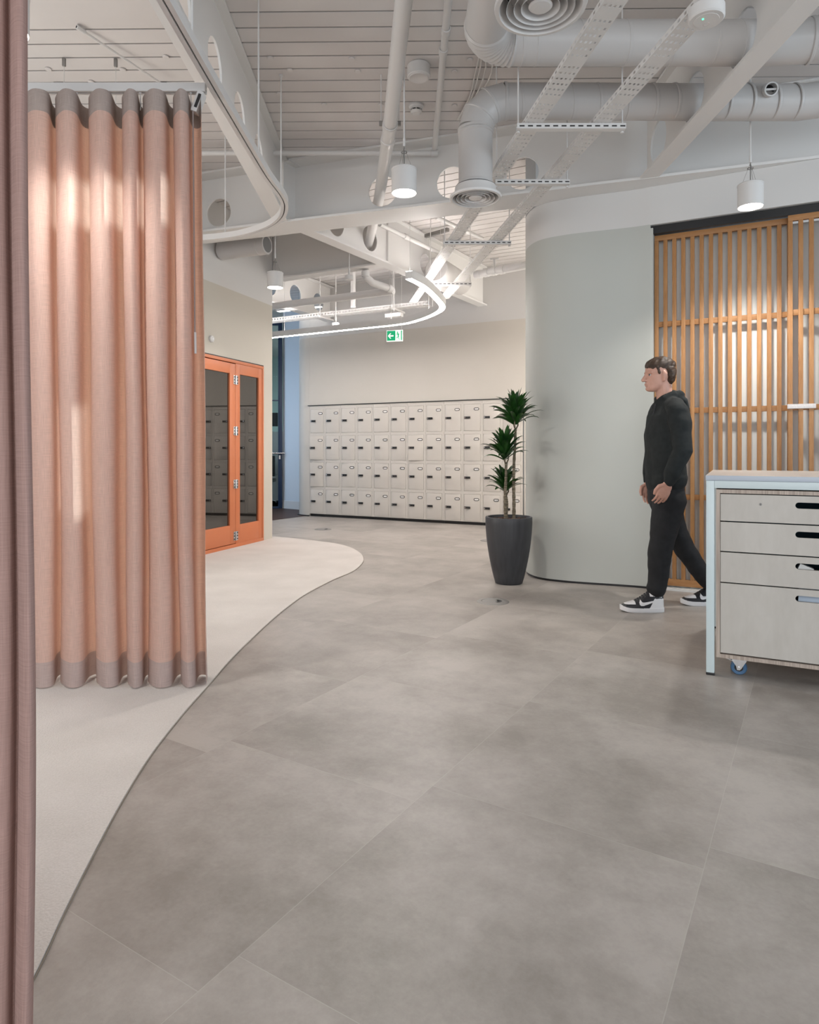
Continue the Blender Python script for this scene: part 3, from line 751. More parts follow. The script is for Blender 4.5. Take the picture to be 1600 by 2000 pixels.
# ================================================================== PLANT
PB = G(994, 1131); PB = Vector((PB.x, PB.y, 0)); PB = Vector(((994-CX)/F*5.50, 5.50, 0))
pl = thing('potted_dracaena', 'three-stemmed dracaena in a tall dark grey pot by the curved wall', 'potted plant', tuple(PB))
prof = [(0, .0), (.108, .0), (.114, .006)]
for k in range(1, 13):
    t = k/12; prof.append((.114 + (.194-.114)*sin(t*pi/2)**.9 * (1 if t < .8 else 1), .006+.54*t))
prof += [(.191, .552), (.176, .552), (.172, .54), (.165, .48), (.0, .48)]
bm = new(); lathe(bm, prof, (0, 0, 0), 48); link('pot', bm, 'pot', pl)
bm = new()
lathe(bm, [(0, .525), (.06, .528), (.12, .522), (.171, .515)], (0, 0, 0), 40)
for v in bm.verts: v.co.z += random.uniform(-.006, .010)
for k in range(150):
    a, r = random.uniform(0, 2*pi), .165*sqrt(random.random()); q = bmesh.ops.create_icosphere(bm, subdivisions=1, radius=random.uniform(.005, .012)); bmesh.ops.translate(bm, verts=q['verts'], vec=(r*cos(a), r*sin(a), .527))
link('soil', bm, 'soil', pl)
def leaf_blade(bm, o, az, el, ln, wd, droop, tw):
    d = Vector((cos(az)*cos(el), sin(az)*cos(el), sin(el))); n = 8; p = o.copy(); prev = None
    for i in range(n+1):
        t = i/n; w = wd*(sin(pi*min(1, (t*.80+.16)))**.9)*(1 if t < .97 else .25)
        if i == n: w = .0004
        side = d.cross(Vector((0, 0, 1))); side = side.normalized() if side.length > 1e-4 else Vector((-sin(az), cos(az), 0))
        side = (side*cos(tw) + d.cross(side)*sin(tw)).normalized(); up_ = side.cross(d).normalized()
        row = [bm.verts.new(p - side*w + up_*w*.35), bm.verts.new(p), bm.verts.new(p + side*w + up_*w*.35)]
        if prev:
            for k in (0, 1): bm.faces.new((prev[k], prev[k+1], row[k+1], row[k]))
        prev = row; p = p + d*(ln/n)
        d = (d + Vector((0, 0, -droop/n))*(t*1.6)).normalized()
PS = 5.5/F
def rosette(cpx, topy, boty, width, n, base, seed, dy=0, nb=3):
    random.seed(seed); rad = width/2*PS; zb = HC+(HY-boty)*PS; zt = HC+(HY-topy)*PS; xo = (cpx-994)*PS
    bm = new(); H_ = zt-zb
    for k in range(n):
        q = (k+.5)/n; az = k*2.39996+random.uniform(-.2, .2)
        el = radians(80 - 50*q**.8 + random.uniform(-9, 9)); ln = (rad*1.05 + H_*.35)*random.uniform(.85, 1.12)*(1 if q < .8 else .85)
        o = Vector((xo+.012*cos(az), dy+.012*sin(az), zb + H_*(.44*(1-q)+.02)))
        leaf_blade(bm, o, az, el, ln*(.66 + .30*q), .0205, .9+.9*q, random.uniform(-.4, .4))
    return bm
def stem(name, x0, y0, x1, ytop, seed, dy0, dy1, ros):
    xo, x1 = (x0-994)*PS, (x1-994)*PS; zt = HC+(HY-ytop)*PS
    random.seed(seed); pts = []; rs = []
    for k in range(26):
        t = k/25; z = .50+(zt-.50)*t
        pts.append((xo+(x1-xo)*t+.004*sin(t*7+seed), dy0+(dy1-dy0)*t, z)); rs.append((.0145-.004*t)*(1+.09*((k % 2)*2-1)))
    bm = new(); tube(bm, pts, rs, 12)
    for a in (0, 2.1, 4.2):
        tube(bm, [(pts[-1][0], pts[-1][1], zt-.01), (pts[-1][0]+.02*cos(a), pts[-1][1]+.02*sin(a), zt+.03), (pts[-1][0]+.022*cos(a), pts[-1][1]+.022*sin(a), zt+.07)], .006, 8)
    s_ = link('stem', bm, 'stem', pl)
    f_ = link('foliage', ros, 'leaf', s_, ang=60, recalc=False); f_['label'] = 'rosette of glossy dark green leaves'
stem('stem', 1002, 0, 1005, 838, 1, -.02, -.03, rosette(1006, 764, 832, 74, 60, None, 11, -.03))
stem('stem', 986, 0, 986, 905, 2, -.04, -.05, rosette(985, 834, 900, 66, 52, None, 5, -.05))
stem('stem', 992, 0, 991, 968, 3, .05, .06, rosette(989, 915, 963, 72, 42, None, 23, .06))

# ================================================================== FLOOR OUTLETS
def floor_vent(px, py, label):
    p = G(px, py); p.z = 0; t = thing('floor_outlet', label, 'floor outlet', tuple(p), 0.0, 'round steel floor outlets')
    bm = new(); lathe(bm, [(0, .001), (.082, .001), (.085, .0045), (.112, .0045), (.118, .001), (.118, 0.0)], (0, 0, 0), 40); link('ring', bm, 'dullsteel', t)
    bm = new(); lathe(bm, [(0, .0052), (.078, .0052), (.081, .003)], (0, 0, 0), 36)
    link('cover', bm, mat('outlet_cover', (.24, .23, .22), .6), t)
    bm = new()
    for k in range(9):
        a = radians(-60 + 13*k); bx_ = Matrix.Rotation(a, 4, 'Z')
        box(bm, bx_ @ Vector((.050, 0, .0057)), (.034, .005, .0012), bx_)
    link('slots', bm, 'black', t, smooth=False)
floor_vent(963, 1175, 'round steel floor outlet in front of the plant pot')
floor_vent(631, 1034, 'round steel floor outlet between the carpet and the lockers')
floor_vent(957, 1056, 'round steel floor outlet peeping out behind the plant pot')

# ================================================================== CURTAINS AND TRACKS
TRK = 2.80
def curtain(name, label, pts, ztop, m, mh, mhem, hem=.115, head=.10, shear=.011, zbot=.014, hooks=()):
    base = Vector((pts[0][0], pts[0][1], 0)); t = thing(name, label, 'curtain', tuple(base))
    prof = catmull([Vector((p[0], p[1], 0)) for p in pts], 14)
    s = [0]
    for a, b in zip(prof, prof[1:]): s.append(s[-1]+(b-a).length)
    def sheet(z0, z1, nz, off=0, flare=0):
        bm = new(); uvl = bm.loops.layers.uv.new('UVMap'); rows = []
        for j in range(nz+1):
            z = z0+(z1-z0)*j/nz; row = []
            for i, p in enumerate(prof):
                nn = Vector((0, 0, 0))
                if off:
                    tt = (prof[min(i+1, len(prof)-1)]-prof[max(i-1, 0)]).normalized(); nn = Vector((tt.y, -tt.x, 0))*off
                wob = .006*sin(3.1*z+s[i]*5)*(1-z/ztop)
                c_ = (ztop-z)/ztop
                zz = z + (0.018*sin(s[i]*9) if False else 0)
                row.append((bm.verts.new((p.x+nn.x+shear*(ztop-z)+wob, p.y+nn.y-.03*c_*(p.y > 0)*0+wob*.5, zz)), (s[i], z)))
            rows.append(row)
        for j in range(nz):
            for i in range(len(prof)-1):
                q = (rows[j][i], rows[j][i+1], rows[j+1][i+1], rows[j+1][i])
                f = bm.faces.new([v[0] for v in q])
                for lp, v in zip(f.loops, q): lp[uvl].uv = v[1]
        return bm
    link('fabric', sheet(zbot+hem, ztop-head, 26), m, t, world=True, ang=80)
    o = link('heading_tape', sheet(ztop-head, ztop, 3), mh, t, world=True, ang=80); o['label'] = 'stiff greyish heading tape'
    o = link('hem', sheet(zbot, zbot+hem, 3), mhem, t, world=True, ang=80); o['label'] = 'doubled hem along the bottom'
    for hx_, hy_ in hooks:
        bm = new(); tube(bm, [(hx_, hy_, ztop-.055), (hx_+.006, hy_-.006, ztop-.03), (hx_, hy_, ztop-.01), (hx_, hy_, TRK+.012)], .0022, 6)
        cyl(bm, (hx_, hy_, TRK-.006), .006, .02, 8)
        link('hook', bm, 'steelwhite', t, world=True)
    return t, prof
# folds of the middle curtain, at columns of the photo, two depths
zf, zb = 3.04, 3.215
def cp(px, Z): return ((px-CX)/F*Z, Z)
pts = [cp(-60, zb)]
folds = [(-25, 20), (49, 98), (112, 152), (177, 219), (242, 270), (283, 325), (342, 368)]
for i, (l, r) in enumerate(folds):
    w = r-l
    pts += [cp(l-4, (zf*.55+zb*.45)), cp(l+.18*w, zf+.012), cp(l+.5*w, zf), cp(l+.92*w, zf+.035)]
    nxt = folds[i+1][0] if i+1 < len(folds) else 386
    pts += [cp(r+.35*(nxt-r), zb-.03), cp(nxt-2, zb)]
pts += [cp(393, zb-.03), cp(392, zf+.04)]
t_mid, _ = curtain('curtain', 'pink-beige woven curtain hanging in deep folds on the cream carpet', pts, 2.772, 'curtain', 'curtain_head', 'curtain_hem',
        hooks=[cp(x, 3.13) for x in (88, 150, 214, 274, 319, 373)])
# draw wand on the leading edge
bm = new(); w_ = cp(377, 3.10); tube(bm, [(w_[0], w_[1], 2.70), (w_[0]+.010, w_[1], 1.56)], .0035, 8)
o = link('draw_wand', bm, mat('wand_grey', (.30, .25, .24), .4), t_mid, world=True); o['label'] = 'slim grey draw wand'
bm = new(); tube(bm, [(w_[0]+.010, w_[1], 1.66), (w_[0]+.012, w_[1], 1.56)], .006, 10); link('wand_grip', bm, 'steelwhite', o, world=True)
# near curtain at the left edge of the picture
nz_ = 1.22
def cn(px, Z): return ((px-CX)/F*Z, Z)
npts = [cn(-560, nz_+.10), cn(-500, nz_+.02), cn(-430, nz_), cn(-370, nz_+.08), cn(-330, nz_+.13), cn(-280, nz_+.02), cn(-210, nz_), cn(-150, nz_+.05), cn(-110, nz_+.12), cn(-60, nz_+.05), cn(-42, nz_+.02), cn(-20, nz_+.006), cn(2, nz_+.014), cn(14, nz_+.034), cn(18, nz_+.032), cn(17, nz_+.014), cn(26, nz_-.002), cn(38, nz_-.004), cn(48, nz_+.01), cn(50, nz_+.04), cn(40, nz_+.075)]
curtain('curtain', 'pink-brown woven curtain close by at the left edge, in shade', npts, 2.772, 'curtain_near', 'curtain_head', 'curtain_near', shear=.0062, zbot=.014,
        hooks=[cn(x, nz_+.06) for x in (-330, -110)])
def track(name, label, pts, hang, w=.034, h=.04, slot=True, z=TRK):
    t = thing(name, label, 'curtain track', tuple(pts[0]))
    bm = new(); sweep(bm, pts, [(-w/2, 0), (-.004, 0), (-.004, .012), (.004, .012), (.004, 0), (w/2, 0), (w/2, h), (-w/2, h)], mi=[0, 0, 1, 0, 0, 0, 0, 0])
    link('rail', bm, ['steelwhite', 'black'], t, world=True, ang=30)
    for p in hang:
        bm = new(); tube(bm, [(p.x, p.y, z+h-.001), (p.x, p.y, DECK-.001)], .005, 8); cyl(bm, (p.x, p.y, DECK-.012), .014, .0115, 12)
        link('hanger', bm, 'steelwhite', t, world=True)
    return t
track('curtain_track', 'straight white curtain track carrying the middle pink curtain', [Vector((x, 3.13+.0*x, TRK+.0)) for x in (-2.6, -2.0, -1.4, -.965)], [Vector((-2.3, 3.13, 0))])
track('curtain_track', 'straight white curtain track carrying the near curtain', [Vector((x, nz_+.06, TRK)) for x in (-1.4, -1.0, -.66)], [Vector((-1.2, nz_+.06, 0))])
cpx = [(318, 0), (400, 143), (470, 262), (520, 345), (548, 383), (556, 405), (548, 428), (520, 447), (470, 462), (420, 469), (388, 471)]
ct = [A(x, y, TRK) for x, y in cpx]; ct = [ct[0]+(ct[0]-ct[1])*1.1] + ct; ct = catmull(ct, 8); ct.append(ct[-1]+Vector((-1.3, .05, 0)))
ch_pts = [A(x, y, TRK) for x, y in ((375, 100), (505, 318), (549, 415), (440, 466))]
track('curtain_track', 'curved white curtain track with a dark slot, bending left below the slanted beam', ct, ch_pts, w=.05, h=.045)
# track end motor box by the leading edge
p = P(388, 202, 3.12)
bm = new(); box(bm, p, (.03, .05, .10), Matrix.Rotation(.35, 4, 'Y'), .004); box(bm, p+Vector((.004, -.027, .0)), (.012, .006, .065), Matrix.Rotation(.35, 4, 'Y'), mi=1)
tag(link('track_stop', bm, ['steelwhite', 'black']), 'small white end stop at the leading edge of the middle curtain', 'track stop')

# ================================================================== LAMPS
def pendant(px, Z, label, power=1.0, h=2.742):
    X = (px-CX)/F*Z; t = thing('pendant_lamp', label, 'pendant lamp', (X, Z, h), 0, 'white drum pendant lamps')
    bm = new(); lathe(bm, [(.069, .012), (.078, 0), (.080, 0), (.080, .144), (.082, .146), (.082, .152), (.078, .156), (0, .156)], (0, 0, 0), 40)
    link('shade', bm, 'steelwhite', t)
    bm = new(); lathe(bm, [(0, .008), (.069, .008), (.073, .004)], (0, 0, 0), 36); g = link('diffuser', bm, 'lamp_on', t); g['label'] = 'glowing round diffuser'
    bm = new()
    for a in (0.3, 2.4, 4.5): tube(bm, [(.06*cos(a), .06*sin(a), .15), (0.004*cos(a), .004*sin(a), .29)], .0012, 5)
    tube(bm, [(0, 0, .15), (0, 0, .32)], .0035, 8)
    lathe(bm, [(.018+.0025*cos(q), .262+.0025*sin(q)) for q in [i*2*pi/8 for i in range(9)]], (0, 0, 0), 20)
    link('suspension', bm, 'dullsteel', t)
    bm = new(); tube(bm, [(0, 0, .32), (0, 0, DECK-h-.001)], .005, 8); cyl(bm, (0, 0, .30), .008, .05, 10); link('cord', bm, 'steelwhite', t)
    L_ = bpy.data.lights.new('pendant_light', 'SPOT'); L_.energy = PEND*power; L_.spot_size = radians(125); L_.spot_blend = .7; L_.color = (1, .95, .88); L_.shadow_soft_size = .06
    lo = bpy.data.objects.new('pendant_light', L_); C.objects.link(lo); lo.location = (X, Z, h-.012)
PEND = 78
pendant(789.5, 4.21, 'lit white drum pendant lamp in the middle of the ceiling, left of the duct drop')
pendant(1466, 4.45, 'lit white drum pendant lamp in front of the oak slatted screen', 1.45)
pendant(537.5, 6.67, 'lit white drum pendant lamp beside the corner of the orange door wall')
pendant(12, 2.58, 'white drum pendant lamp half hidden behind the near curtain')

# LED ribbon in the far bay
lp = [(799, 545), (827, 560), (852, 583), (864, 600), (852, 612), (820, 625), (780, 634), (680, 644.5), (530, 660)]
lpts = [A(x, y, 2.75) for x, y in lp]; lpts.append(lpts[-1]+(lpts[-1]-lpts[-2])*.6); lpts = catmull(lpts, 10)
led = thing('linear_light', 'bright curved linear light hanging in front of the lockers', 'light', tuple(lpts[0]))
bm = new(); sweep(bm, lpts, [(-.040, 0), (-.034, 0), (-.034, .004), (.034, .004), (.034, 0), (.040, 0), (.040, .082), (.035, .082), (.035, .074), (-.035, .074), (-.035, .082), (-.040, .082)])
link('profile', bm, 'steelwhite', led, world=True, ang=30)
bm = new(); sweep(bm, lpts, [(-.034, .0005), (.034, .0005), (.034, .0035), (-.034, .0035)]); g = link('diffuser', bm, 'led_on', led, world=True, ang=30); g['label'] = 'glowing white underside'
bm = new(); sweep(bm, lpts, [(-.032, .0745), (.032, .0745), (.032, .076), (-.032, .076)]); g = link('uplight', bm, emit('led_up', (1, .94, .91), 34), led, world=True, ang=30)
for q in (1, 25, 45, 62, 78):
    p = lpts[q]; bm = new(); tube(bm, [(p.x, p.y, p.z+.075), (p.x, p.y, DECK-.001)], .002, 6); link('suspension_wire', bm, 'cable', led, world=True)

# exit sign -----------------------------------------------------------------
ez, ew, eh = 8.45, .215, .145
ep = P(771, 656, ez)
ex = thing('exit_sign', 'green emergency exit sign with arrow and running figure hanging above the lockers', 'exit sign', (ep.x, ep.y, ep.z), radians(-14))
bm = new(); bx(bm, -ew/2, ew/2, -.006, .006, -eh/2, eh/2, .002); link('panel', bm, 'signwhite', ex)
bm = new(); bx(bm, -ew/2+.008, .012, -.0075, -.006, -eh/2+.012, eh/2-.008); link('green_field', bm, 'green', ex, smooth=False)
bm = new(); bx(bm, .085, ew/2-.008, -.0075, -.006, -eh/2+.012, eh/2-.008); link('green_edge', bm, 'green', ex, smooth=False)
RX = Matrix.Rotation(pi/2, 4, 'X')
bm = new(); plate(bm, [(-.088, 0), (-.058, .034), (-.043, .034), (-.063, .009), (-.014, .009), (-.014, -.009), (-.063, -.009), (-.043, -.034), (-.058, -.034)], [], .002, Matrix.Translation((0, -.0076, 0)) @ RX)
link('arrow', bm, 'signwhite', ex, smooth=False)
bm = new(); Mx = Matrix.Translation((.048, -.0066, 0)) @ RX
plate(bm, circ(-.008, .044, .009, 14), [], .0016, Mx)
for poly in ([(-.012, .032), (.002, .034), (.012, .0), (-.002, -.006), (-.010, .012)], [(-.010, .030), (-.026, .022), (-.030, .006), (-.024, .006), (-.020, .018), (-.008, .022)], [(0, .030), (.014, .020), (.024, .024), (.024, .018), (.014, .012), (.002, .020)],
             [(-.002, -.002), (-.014, -.022), (-.030, -.024), (-.030, -.032), (-.008, -.030), (.006, -.006)], [(.004, .002), (.012, -.004), (.010, -.030), (.022, -.050), (.014, -.052), (.001, -.030)]):
    plate(bm, poly, [], .0016, Mx)
link('running_figure', bm, 'green', ex, smooth=False)
bm = new()
for x in (-.07, .09): tube(bm, [(x, 0, eh/2-.001), (x, 0, DECK-ep.z-.001)], .0015, 6)
link('suspension_wire', bm, 'cable', ex)

# ================================================================== DUCTS
def arc3(c, r, a, b, t0, t1, n): return [Vector(c)+Vector(a)*r*cos(t0+(t1-t0)*i/n)+Vector(b)*r*sin(t0+(t1-t0)*i/n) for i in range(n+1)]
def ribs(bm, p, d, r): 
    lathe(bm, [(r, -.010), (r+.005, -.006), (r+.005, .006), (r, .010)], p, 32, 0, axis_to(d))
def diffuser(parent, c, R):
    bm = new(); cs = Vector(c)
    def ring(ro, zo, ri, zi, thk=.003):
        lathe(bm, [(ro, zo), (ri, zi), (ri, zi+thk), (ro, zo+thk), (ro, zo)], cs, 44)
    lathe(bm, [(R, .004), (R*.985, -.004), (R*.90, -.006), (R*.80, .030), (R*.78, .07), (R*.79, .07), (R*.82, .032), (R*.91, .0), (R, .010), (R, .004)], cs, 48)
    for f in (.74, .58, .42): ring(R*f, -.004, R*(f-.10), .035)
    lathe(bm, [(0, -.006), (R*.22, -.002), (R*.26, .004), (R*.24, .012), (0, .012)], cs, 40)
    d = link('diffuser', bm, 'steelwhite', parent, world=True); d['label'] = 'round diffuser with concentric rings'
    bm = new(); lathe(bm, [(0, .071), (R*.78, .071), (R*.78, .074), (0, .074)], cs, 32); link('throat', bm, 'dark', d, world=True)
DR, DZ1, DZ2, DHt = .110, 3.68, 4.30, 3.375
# duct with the middle drop
dv = thing('ventilation_duct', 'white spiral duct dropping to a round diffuser in front of the slanted beam', 'duct', (.43, DZ2, DHt))
dx = (929-CX)/F*DZ2
bm = new(); tube(bm, [(dx+.19, DZ2, DHt), (1.0, DZ2, DHt), (2.0, DZ2+.01, DHt), (2.55, DZ2+.01, DHt+.0), (2.75, DZ2-.03, DHt+.01), (3.4, DZ2-.35, DHt+.04)], DR, 36)
for x in (.72, .88, 1.05, 1.22, 1.40, 1.58, 1.72, 2.05, 2.2, 2.36, 2.5): ribs(bm, (x, DZ2, DHt), (1, 0, .12), DR-.003)
link('duct', bm, 'duct', dv, world=True)
bm = new(); el = arc3((dx+.19, DZ2, DHt-.19), .19, (0, 0, 1), (-1, 0, 0), 0, pi/2, 3)
tube(bm, el, DR+.003, 36)
for k, d in ((0, (1, 0, 0)), (1, (1, 0, .6)), (2, (.6, 0, 1)), (3, (0, 0, 1))): ribs(bm, el[k], d, DR+.002)
link('elbow', bm, 'duct', dv, world=True, ang=20)
dz = 2.745
bm = new(); tube(bm, [(dx, DZ2, DHt-.19), (dx, DZ2, dz+.062)], DR, 36); ribs(bm, (dx, DZ2, DHt-.21), (0, 0, 1), DR); ribs(bm, (dx, DZ2, dz+.09), (0, 0, 1), DR)
link('drop', bm, 'duct', dv, world=True)
diffuser(dv, (dx, DZ2, dz), .168)
bm = new(); p = P(1505, 175, 4.17); n_ = Vector((-.12, -.95, -.28)).normalized(); R_ = axis_to(n_)
lathe(bm, [(.042, -.08), (.042, .02), (.034, .02), (.034, -.05), (0, -.05)], p, 28, 0, R_)
s_ = link('damper', bm, 'steelwhite', dv, world=True)
bm = new(); lathe(bm, [(0, -.035), (.034, -.035)], p, 28, 0, R_); 
link('damper_throat', bm, 'dark', s_, world=True)
bm = new(); q_ = n_.to_track_quat('Z', 'Y').to_matrix().to_4x4(); box(bm, p+n_*.008, (.066, .012, .006), q_); link('damper_vane', bm, 'steelwhite', s_, world=True)
# duct with the near diffuser
du = thing('ventilation_duct', 'white duct curling to the larger round diffuser, above the perforated trays', 'duct', (.43, DZ1, DHt))
nx = .48
bm = new(); tube(bm, [(.58, DZ1, DHt), (1.2, DZ1, DHt), (2.05, DZ1, DHt), (2.22, DZ1-.02, DHt), (2.36, DZ1-.10, DHt), (2.45, DZ1-.25, DHt), (2.5, DZ1-.6, DHt), (2.5, 1.0, DHt)], DR+.004, 36)
for x in (.62, .70, .95, 1.2, 1.45, 1.68, 1.83): ribs(bm, (x, DZ1, DHt), (1, 0, .1), DR+.001)
for a, b in (((2.22, DZ1-.02, DHt), (1, -.25, 0)), ((2.36, DZ1-.1, DHt), (.8, -.8, 0)), ((2.45, DZ1-.25, DHt), (.3, -1, 0))): ribs(bm, a, b, DR+.006)
link('duct', bm, 'duct', du, world=True)
bm = new(); ec = Vector((.58, DZ1-.17, DHt)); el = arc3(ec, .17, (0, 1, 0), (-1, 0, 0), 0, pi/2, 20)
rr = [DR+.004+(.007 if (k % 2) else 0) for k in range(21)]; tube(bm, el, rr, 36)
link('elbow', bm, 'duct', du, world=True, ang=20); DZc = 2.42
bm = new(); e2 = arc3((.41+.03, DZc+.17, DHt-.17), .17, (0, 0, 1), (0, -1, 0), 0, pi/2, 14)
tube(bm, [el[-1], (.41, 3.0, DHt)] + e2 + [(nx, DZc, 2.79)], DR+.004, 36)
link('drop', bm, 'duct', du, world=True); diffuser(du, (nx, DZc, 2.73), .168)
# stub duct on the white wall above the orange door
sp = P(487, 478, 6.9); bm = new(); st = thing('duct_stub', 'short white duct stub with a mesh end on the wall above the orange door', 'duct', tuple(sp))
ax = Vector((.93, -.35, .0)).normalized()
bm = new(); e_ = P(522, 478, 6.95)
tube(bm, [e_ - ax*.58, e_], .098, 32); ribs(bm, e_-ax*.10, ax, .096); link('duct', bm, 'duct', st, world=True)
bm = new(); lathe(bm, [(0, .002), (.08, .002), (.08, .0)], e_, 28, 0, axis_to(ax)); link('mesh_end', bm, mat('mesh_grey', (.16, .16, .16), .6), st, world=True)

# ================================================================== CABLE TRAYS
TZ = 2.98
def tray(name, label, p0, p1, w=.10, flange=.028, pitch=.05, z=TZ, group=None):
    p0, p1 = Vector(p0), Vector(p1); L_ = (p1-p0).length; rz = atan2((p1-p0).y, (p1-p0).x)
    t = thing(name, label, 'cable tray', (p0.x, p0.y, z), rz, group)
    bm = new(); cols = [-w/2, -w*.36, -w*.25, -w*.11, -w*.02+.001, w*.02-.001, w*.11, w*.25, w*.36, w/2]
    cols = [-.5, -.40, -.29, -.165, -.055, .055, .165, .29, .40, .5]; cols = [c*w for c in cols]
    n = int(L_/pitch); pitch = L_/n
    ys = cols; grid = {}
    xs = []
    for i in range(n): xs += [i*pitch, i*pitch+pitch*.18, i*pitch+pitch*.52, i*pitch+pitch*.60]
    xs.append(L_)
    def V_(i, key, co):
        k = (i, key)
        if k not in grid: grid[k] = bm.verts.new(co)
        return grid[k]
    for i in range(len(xs)-1):
        ph = i % 4
        for j in range(len(cols)-1):
            if ph == 1 and j in (1, 3, 5, 7) and not (i//4) % 7 in (3,): continue
            bm.faces.new([V_(i, j, (xs[i], cols[j], 0)), V_(i+1, j, (xs[i+1], cols[j], 0)), V_(i+1, j+1, (xs[i+1], cols[j+1], 0)), V_(i, j+1, (xs[i], cols[j+1], 0))])
        for s, j in ((-1, 0), (1, len(cols)-1)):
            y = cols[j]
            zs = [0, flange*.22, flange*.66, flange]
            for k in range(3):
                if ph == 3 and k == 1: continue
                A_ = lambda a, b: V_(a, (s, b) if b else j, (xs[a], y, zs[b]))
                bm.faces.new([A_(i, k), A_(i+1, k), A_(i+1, k+1), A_(i, k+1)])
    o = link('tray', bm, 'steelwhite', t, smooth=False, recalc=False)
    md = o.modifiers.new('sheet', 'SOLIDIFY'); md.thickness = .0018; md.offset = 0
    return t
t1a, t1b = A(1041, 243, TZ), A(833, 552, TZ); t2a, t2b = A(1173, 243, TZ), A(897, 552, TZ)
def ext(a, b, s, e): d = (b-a).normalized(); return a-d*s, b+d*e
tray('cable_tray', 'perforated white cable tray, the left one of two, ending by the linear light', *ext(t1a, t1b, 2.2, 1.0))
tray('cable_tray', 'perforated white cable tray, the right one of two, with a sensor under it', *ext(t2a, t2b, 2.2, .8))
ft = A(640, 618, 3.06)
tray('cable_tray', 'far perforated cable tray hanging across behind the curved linear light', ft-U*1.7, ft+U*1.65, w=.16, flange=.05, z=3.06)
def bracket(xa, xb, y, label, z=TZ):
    a, b = A(xa, y, z), A(xb, y, z); t = thing('tray_hanger', label, 'bracket', (a.x, a.y, z), 0)
    L_ = b.x-a.x; bm = new(); n = max(3, int(L_/.045)); top = z-.002
    bx(bm, a.x, b.x, a.y-.0205, a.y-.018, top-.03, top); bx(bm, a.x, b.x, a.y+.018, a.y+.0205, top-.03, top)
    seg = L_/n
    bx(bm, a.x, b.x, a.y-.018, a.y-.007, top-.003, top); bx(bm, a.x, b.x, a.y+.007, a.y+.018, top-.003, top)
    for k in range(n): bx(bm, a.x+k*seg, a.x+k*seg+seg*.35, a.y-.007, a.y+.007, top-.003, top)
    bx(bm, a.x, b.x, a.y-.018, a.y+.018, top-.0305, top-.030, mi=0)
    for k in range(n): bx(bm, a.x+k*seg+seg*.3, a.x+k*seg+seg*.9, a.y-.021, a.y-.0204, top-.020, top-.012, mi=1)
    link('channel', bm, ['steelwhite', 'black'], t, world=True, smooth=False)
    for X in (a.x+.012, b.x-.012):
        bm = new(); tube(bm, [(X, a.y+.013, top-.04), (X, a.y+.013, DECK-.001)], .0045, 8); cyl(bm, (X, a.y+.013, top-.042), .010, .008, 6); link('threaded_rod', bm, 'steelwhite', t, world=True)
bracket(1009, 1221, 243, 'longest slotted white bracket under the cable trays, just below the ducts')
bracket(967, 1112, 352, 'second slotted white bracket under the cable trays, beside the diffuser')
bracket(866, 998, 471, 'slotted white bracket under the cable trays just behind the slanted beam')
bracket(839, 921, 552, 'farthest slotted white bracket under the cable trays, beside the linear light')
for k, (s, lab) in enumerate(((-1.35, 'thin bracket under the far cable tray, left of the pipe clamp'), (-.05, 'thin bracket under the far cable tray, in its middle'), (1.15, 'thin bracket under the far cable tray at its right end'))):
    p = ft+U*s; t = thing('tray_hanger', lab, 'bracket', (p.x, p.y, 3.06), RZ)
    bm = new(); bx(bm, -.012, .012, -.14, .22, -.028, -.002); link('channel', bm, 'steelwhite', t, smooth=False)
    bm = new(); tube(bm, [(0, -.12, -.03), (0, -.12, DECK-3.061)], .0055, 8); link('threaded_rod', bm, 'steelwhite', t)

# ================================================================== PIPES
def pipe(name, label, pts, r, collars=(), cat='pipe', m='steelwhite'):
    pts = [Vector(p) for p in pts]; t = thing(name, label, cat, tuple(pts[0])); bm = new(); tube(bm, pts, r, 20); link('pipe', bm, m, t, world=True, ang=25)
    for p, d in collars:
        bm = new(); lathe(bm, [(r, -.03), (r+.006, -.028), (r+.006, .028), (r, .03)], p, 20, 0, axis_to(d)); link('collar', bm, m, t, world=True)
    return t
a0, a1, a2, a3 = P(789, 0, 3.525), P(762, 244, 4.7), P(741, 385, 6.05), P(721, 472, 7.3)
a_ = a0 - (a1-a0)*.8
d_ = (a2-a1)
pp = pipe('drain_pipe', 'thick white pipe sloping away through the hole of the slanted beam', [a_, a0, a1, a2, a3, P(719, 480, 7.42)], .049, [(a1, d_), (a1+d_*.17, d_)])
bm = new(); c = a1
lathe(bm, [(.050, -.012), (.056, -.012), (.056, .012), (.050, .012)], c, 24, 0, axis_to(d_)); link('pipe_clamp', bm, 'steelwhite', pp, world=True)
for s in (-1, 1):
    bm = new(); box(bm, c+Vector((s*.064, 0, .01)), (.026, .02, .03)); link('clamp_lug', bm, 'dullsteel', pp, world=True)
    bm = new(); tube(bm, [(c.x+s*.064, c.y, c.z+.02), (c.x+s*.064, c.y, DECK-.001)], .004, 8); link('clamp_rod', bm, 'steelwhite', pp, world=True)
P3h = 3.04
q0, q1 = A(490, 603.5, P3h), A(752, 570, P3h)
e1 = A(765, 566, P3h); 
pipe('drain_pipe', 'white drain pipe running low across the far bay, ending in an elbow', [q0, q1, q1+(q1-q0).normalized()*.12], .045)
vz = P(713, 520, 7.62)
g0 = Vector((e1.x, e1.y-.02, P3h)); g1 = A(728, 552, P3h+.03)
pipe('drain_pipe', 'short white pipe with elbows joining the drain pipe below the far beam', [g0, g1, Vector((vz.x+.01, g1.y-.05, g1.z+.05)), Vector((vz.x, g1.y-.07, g1.z+.13)), Vector((vz.x, g1.y-.07, 3.19))], .042,
     [(g0+(g1-g0)*.12, g1-g0), (Vector((vz.x, g1.y-.07, 3.15)), (0, 0, 1))])
h5 = 3.70
b0, b1 = A(876, 0, h5), A(849, 288, h5)
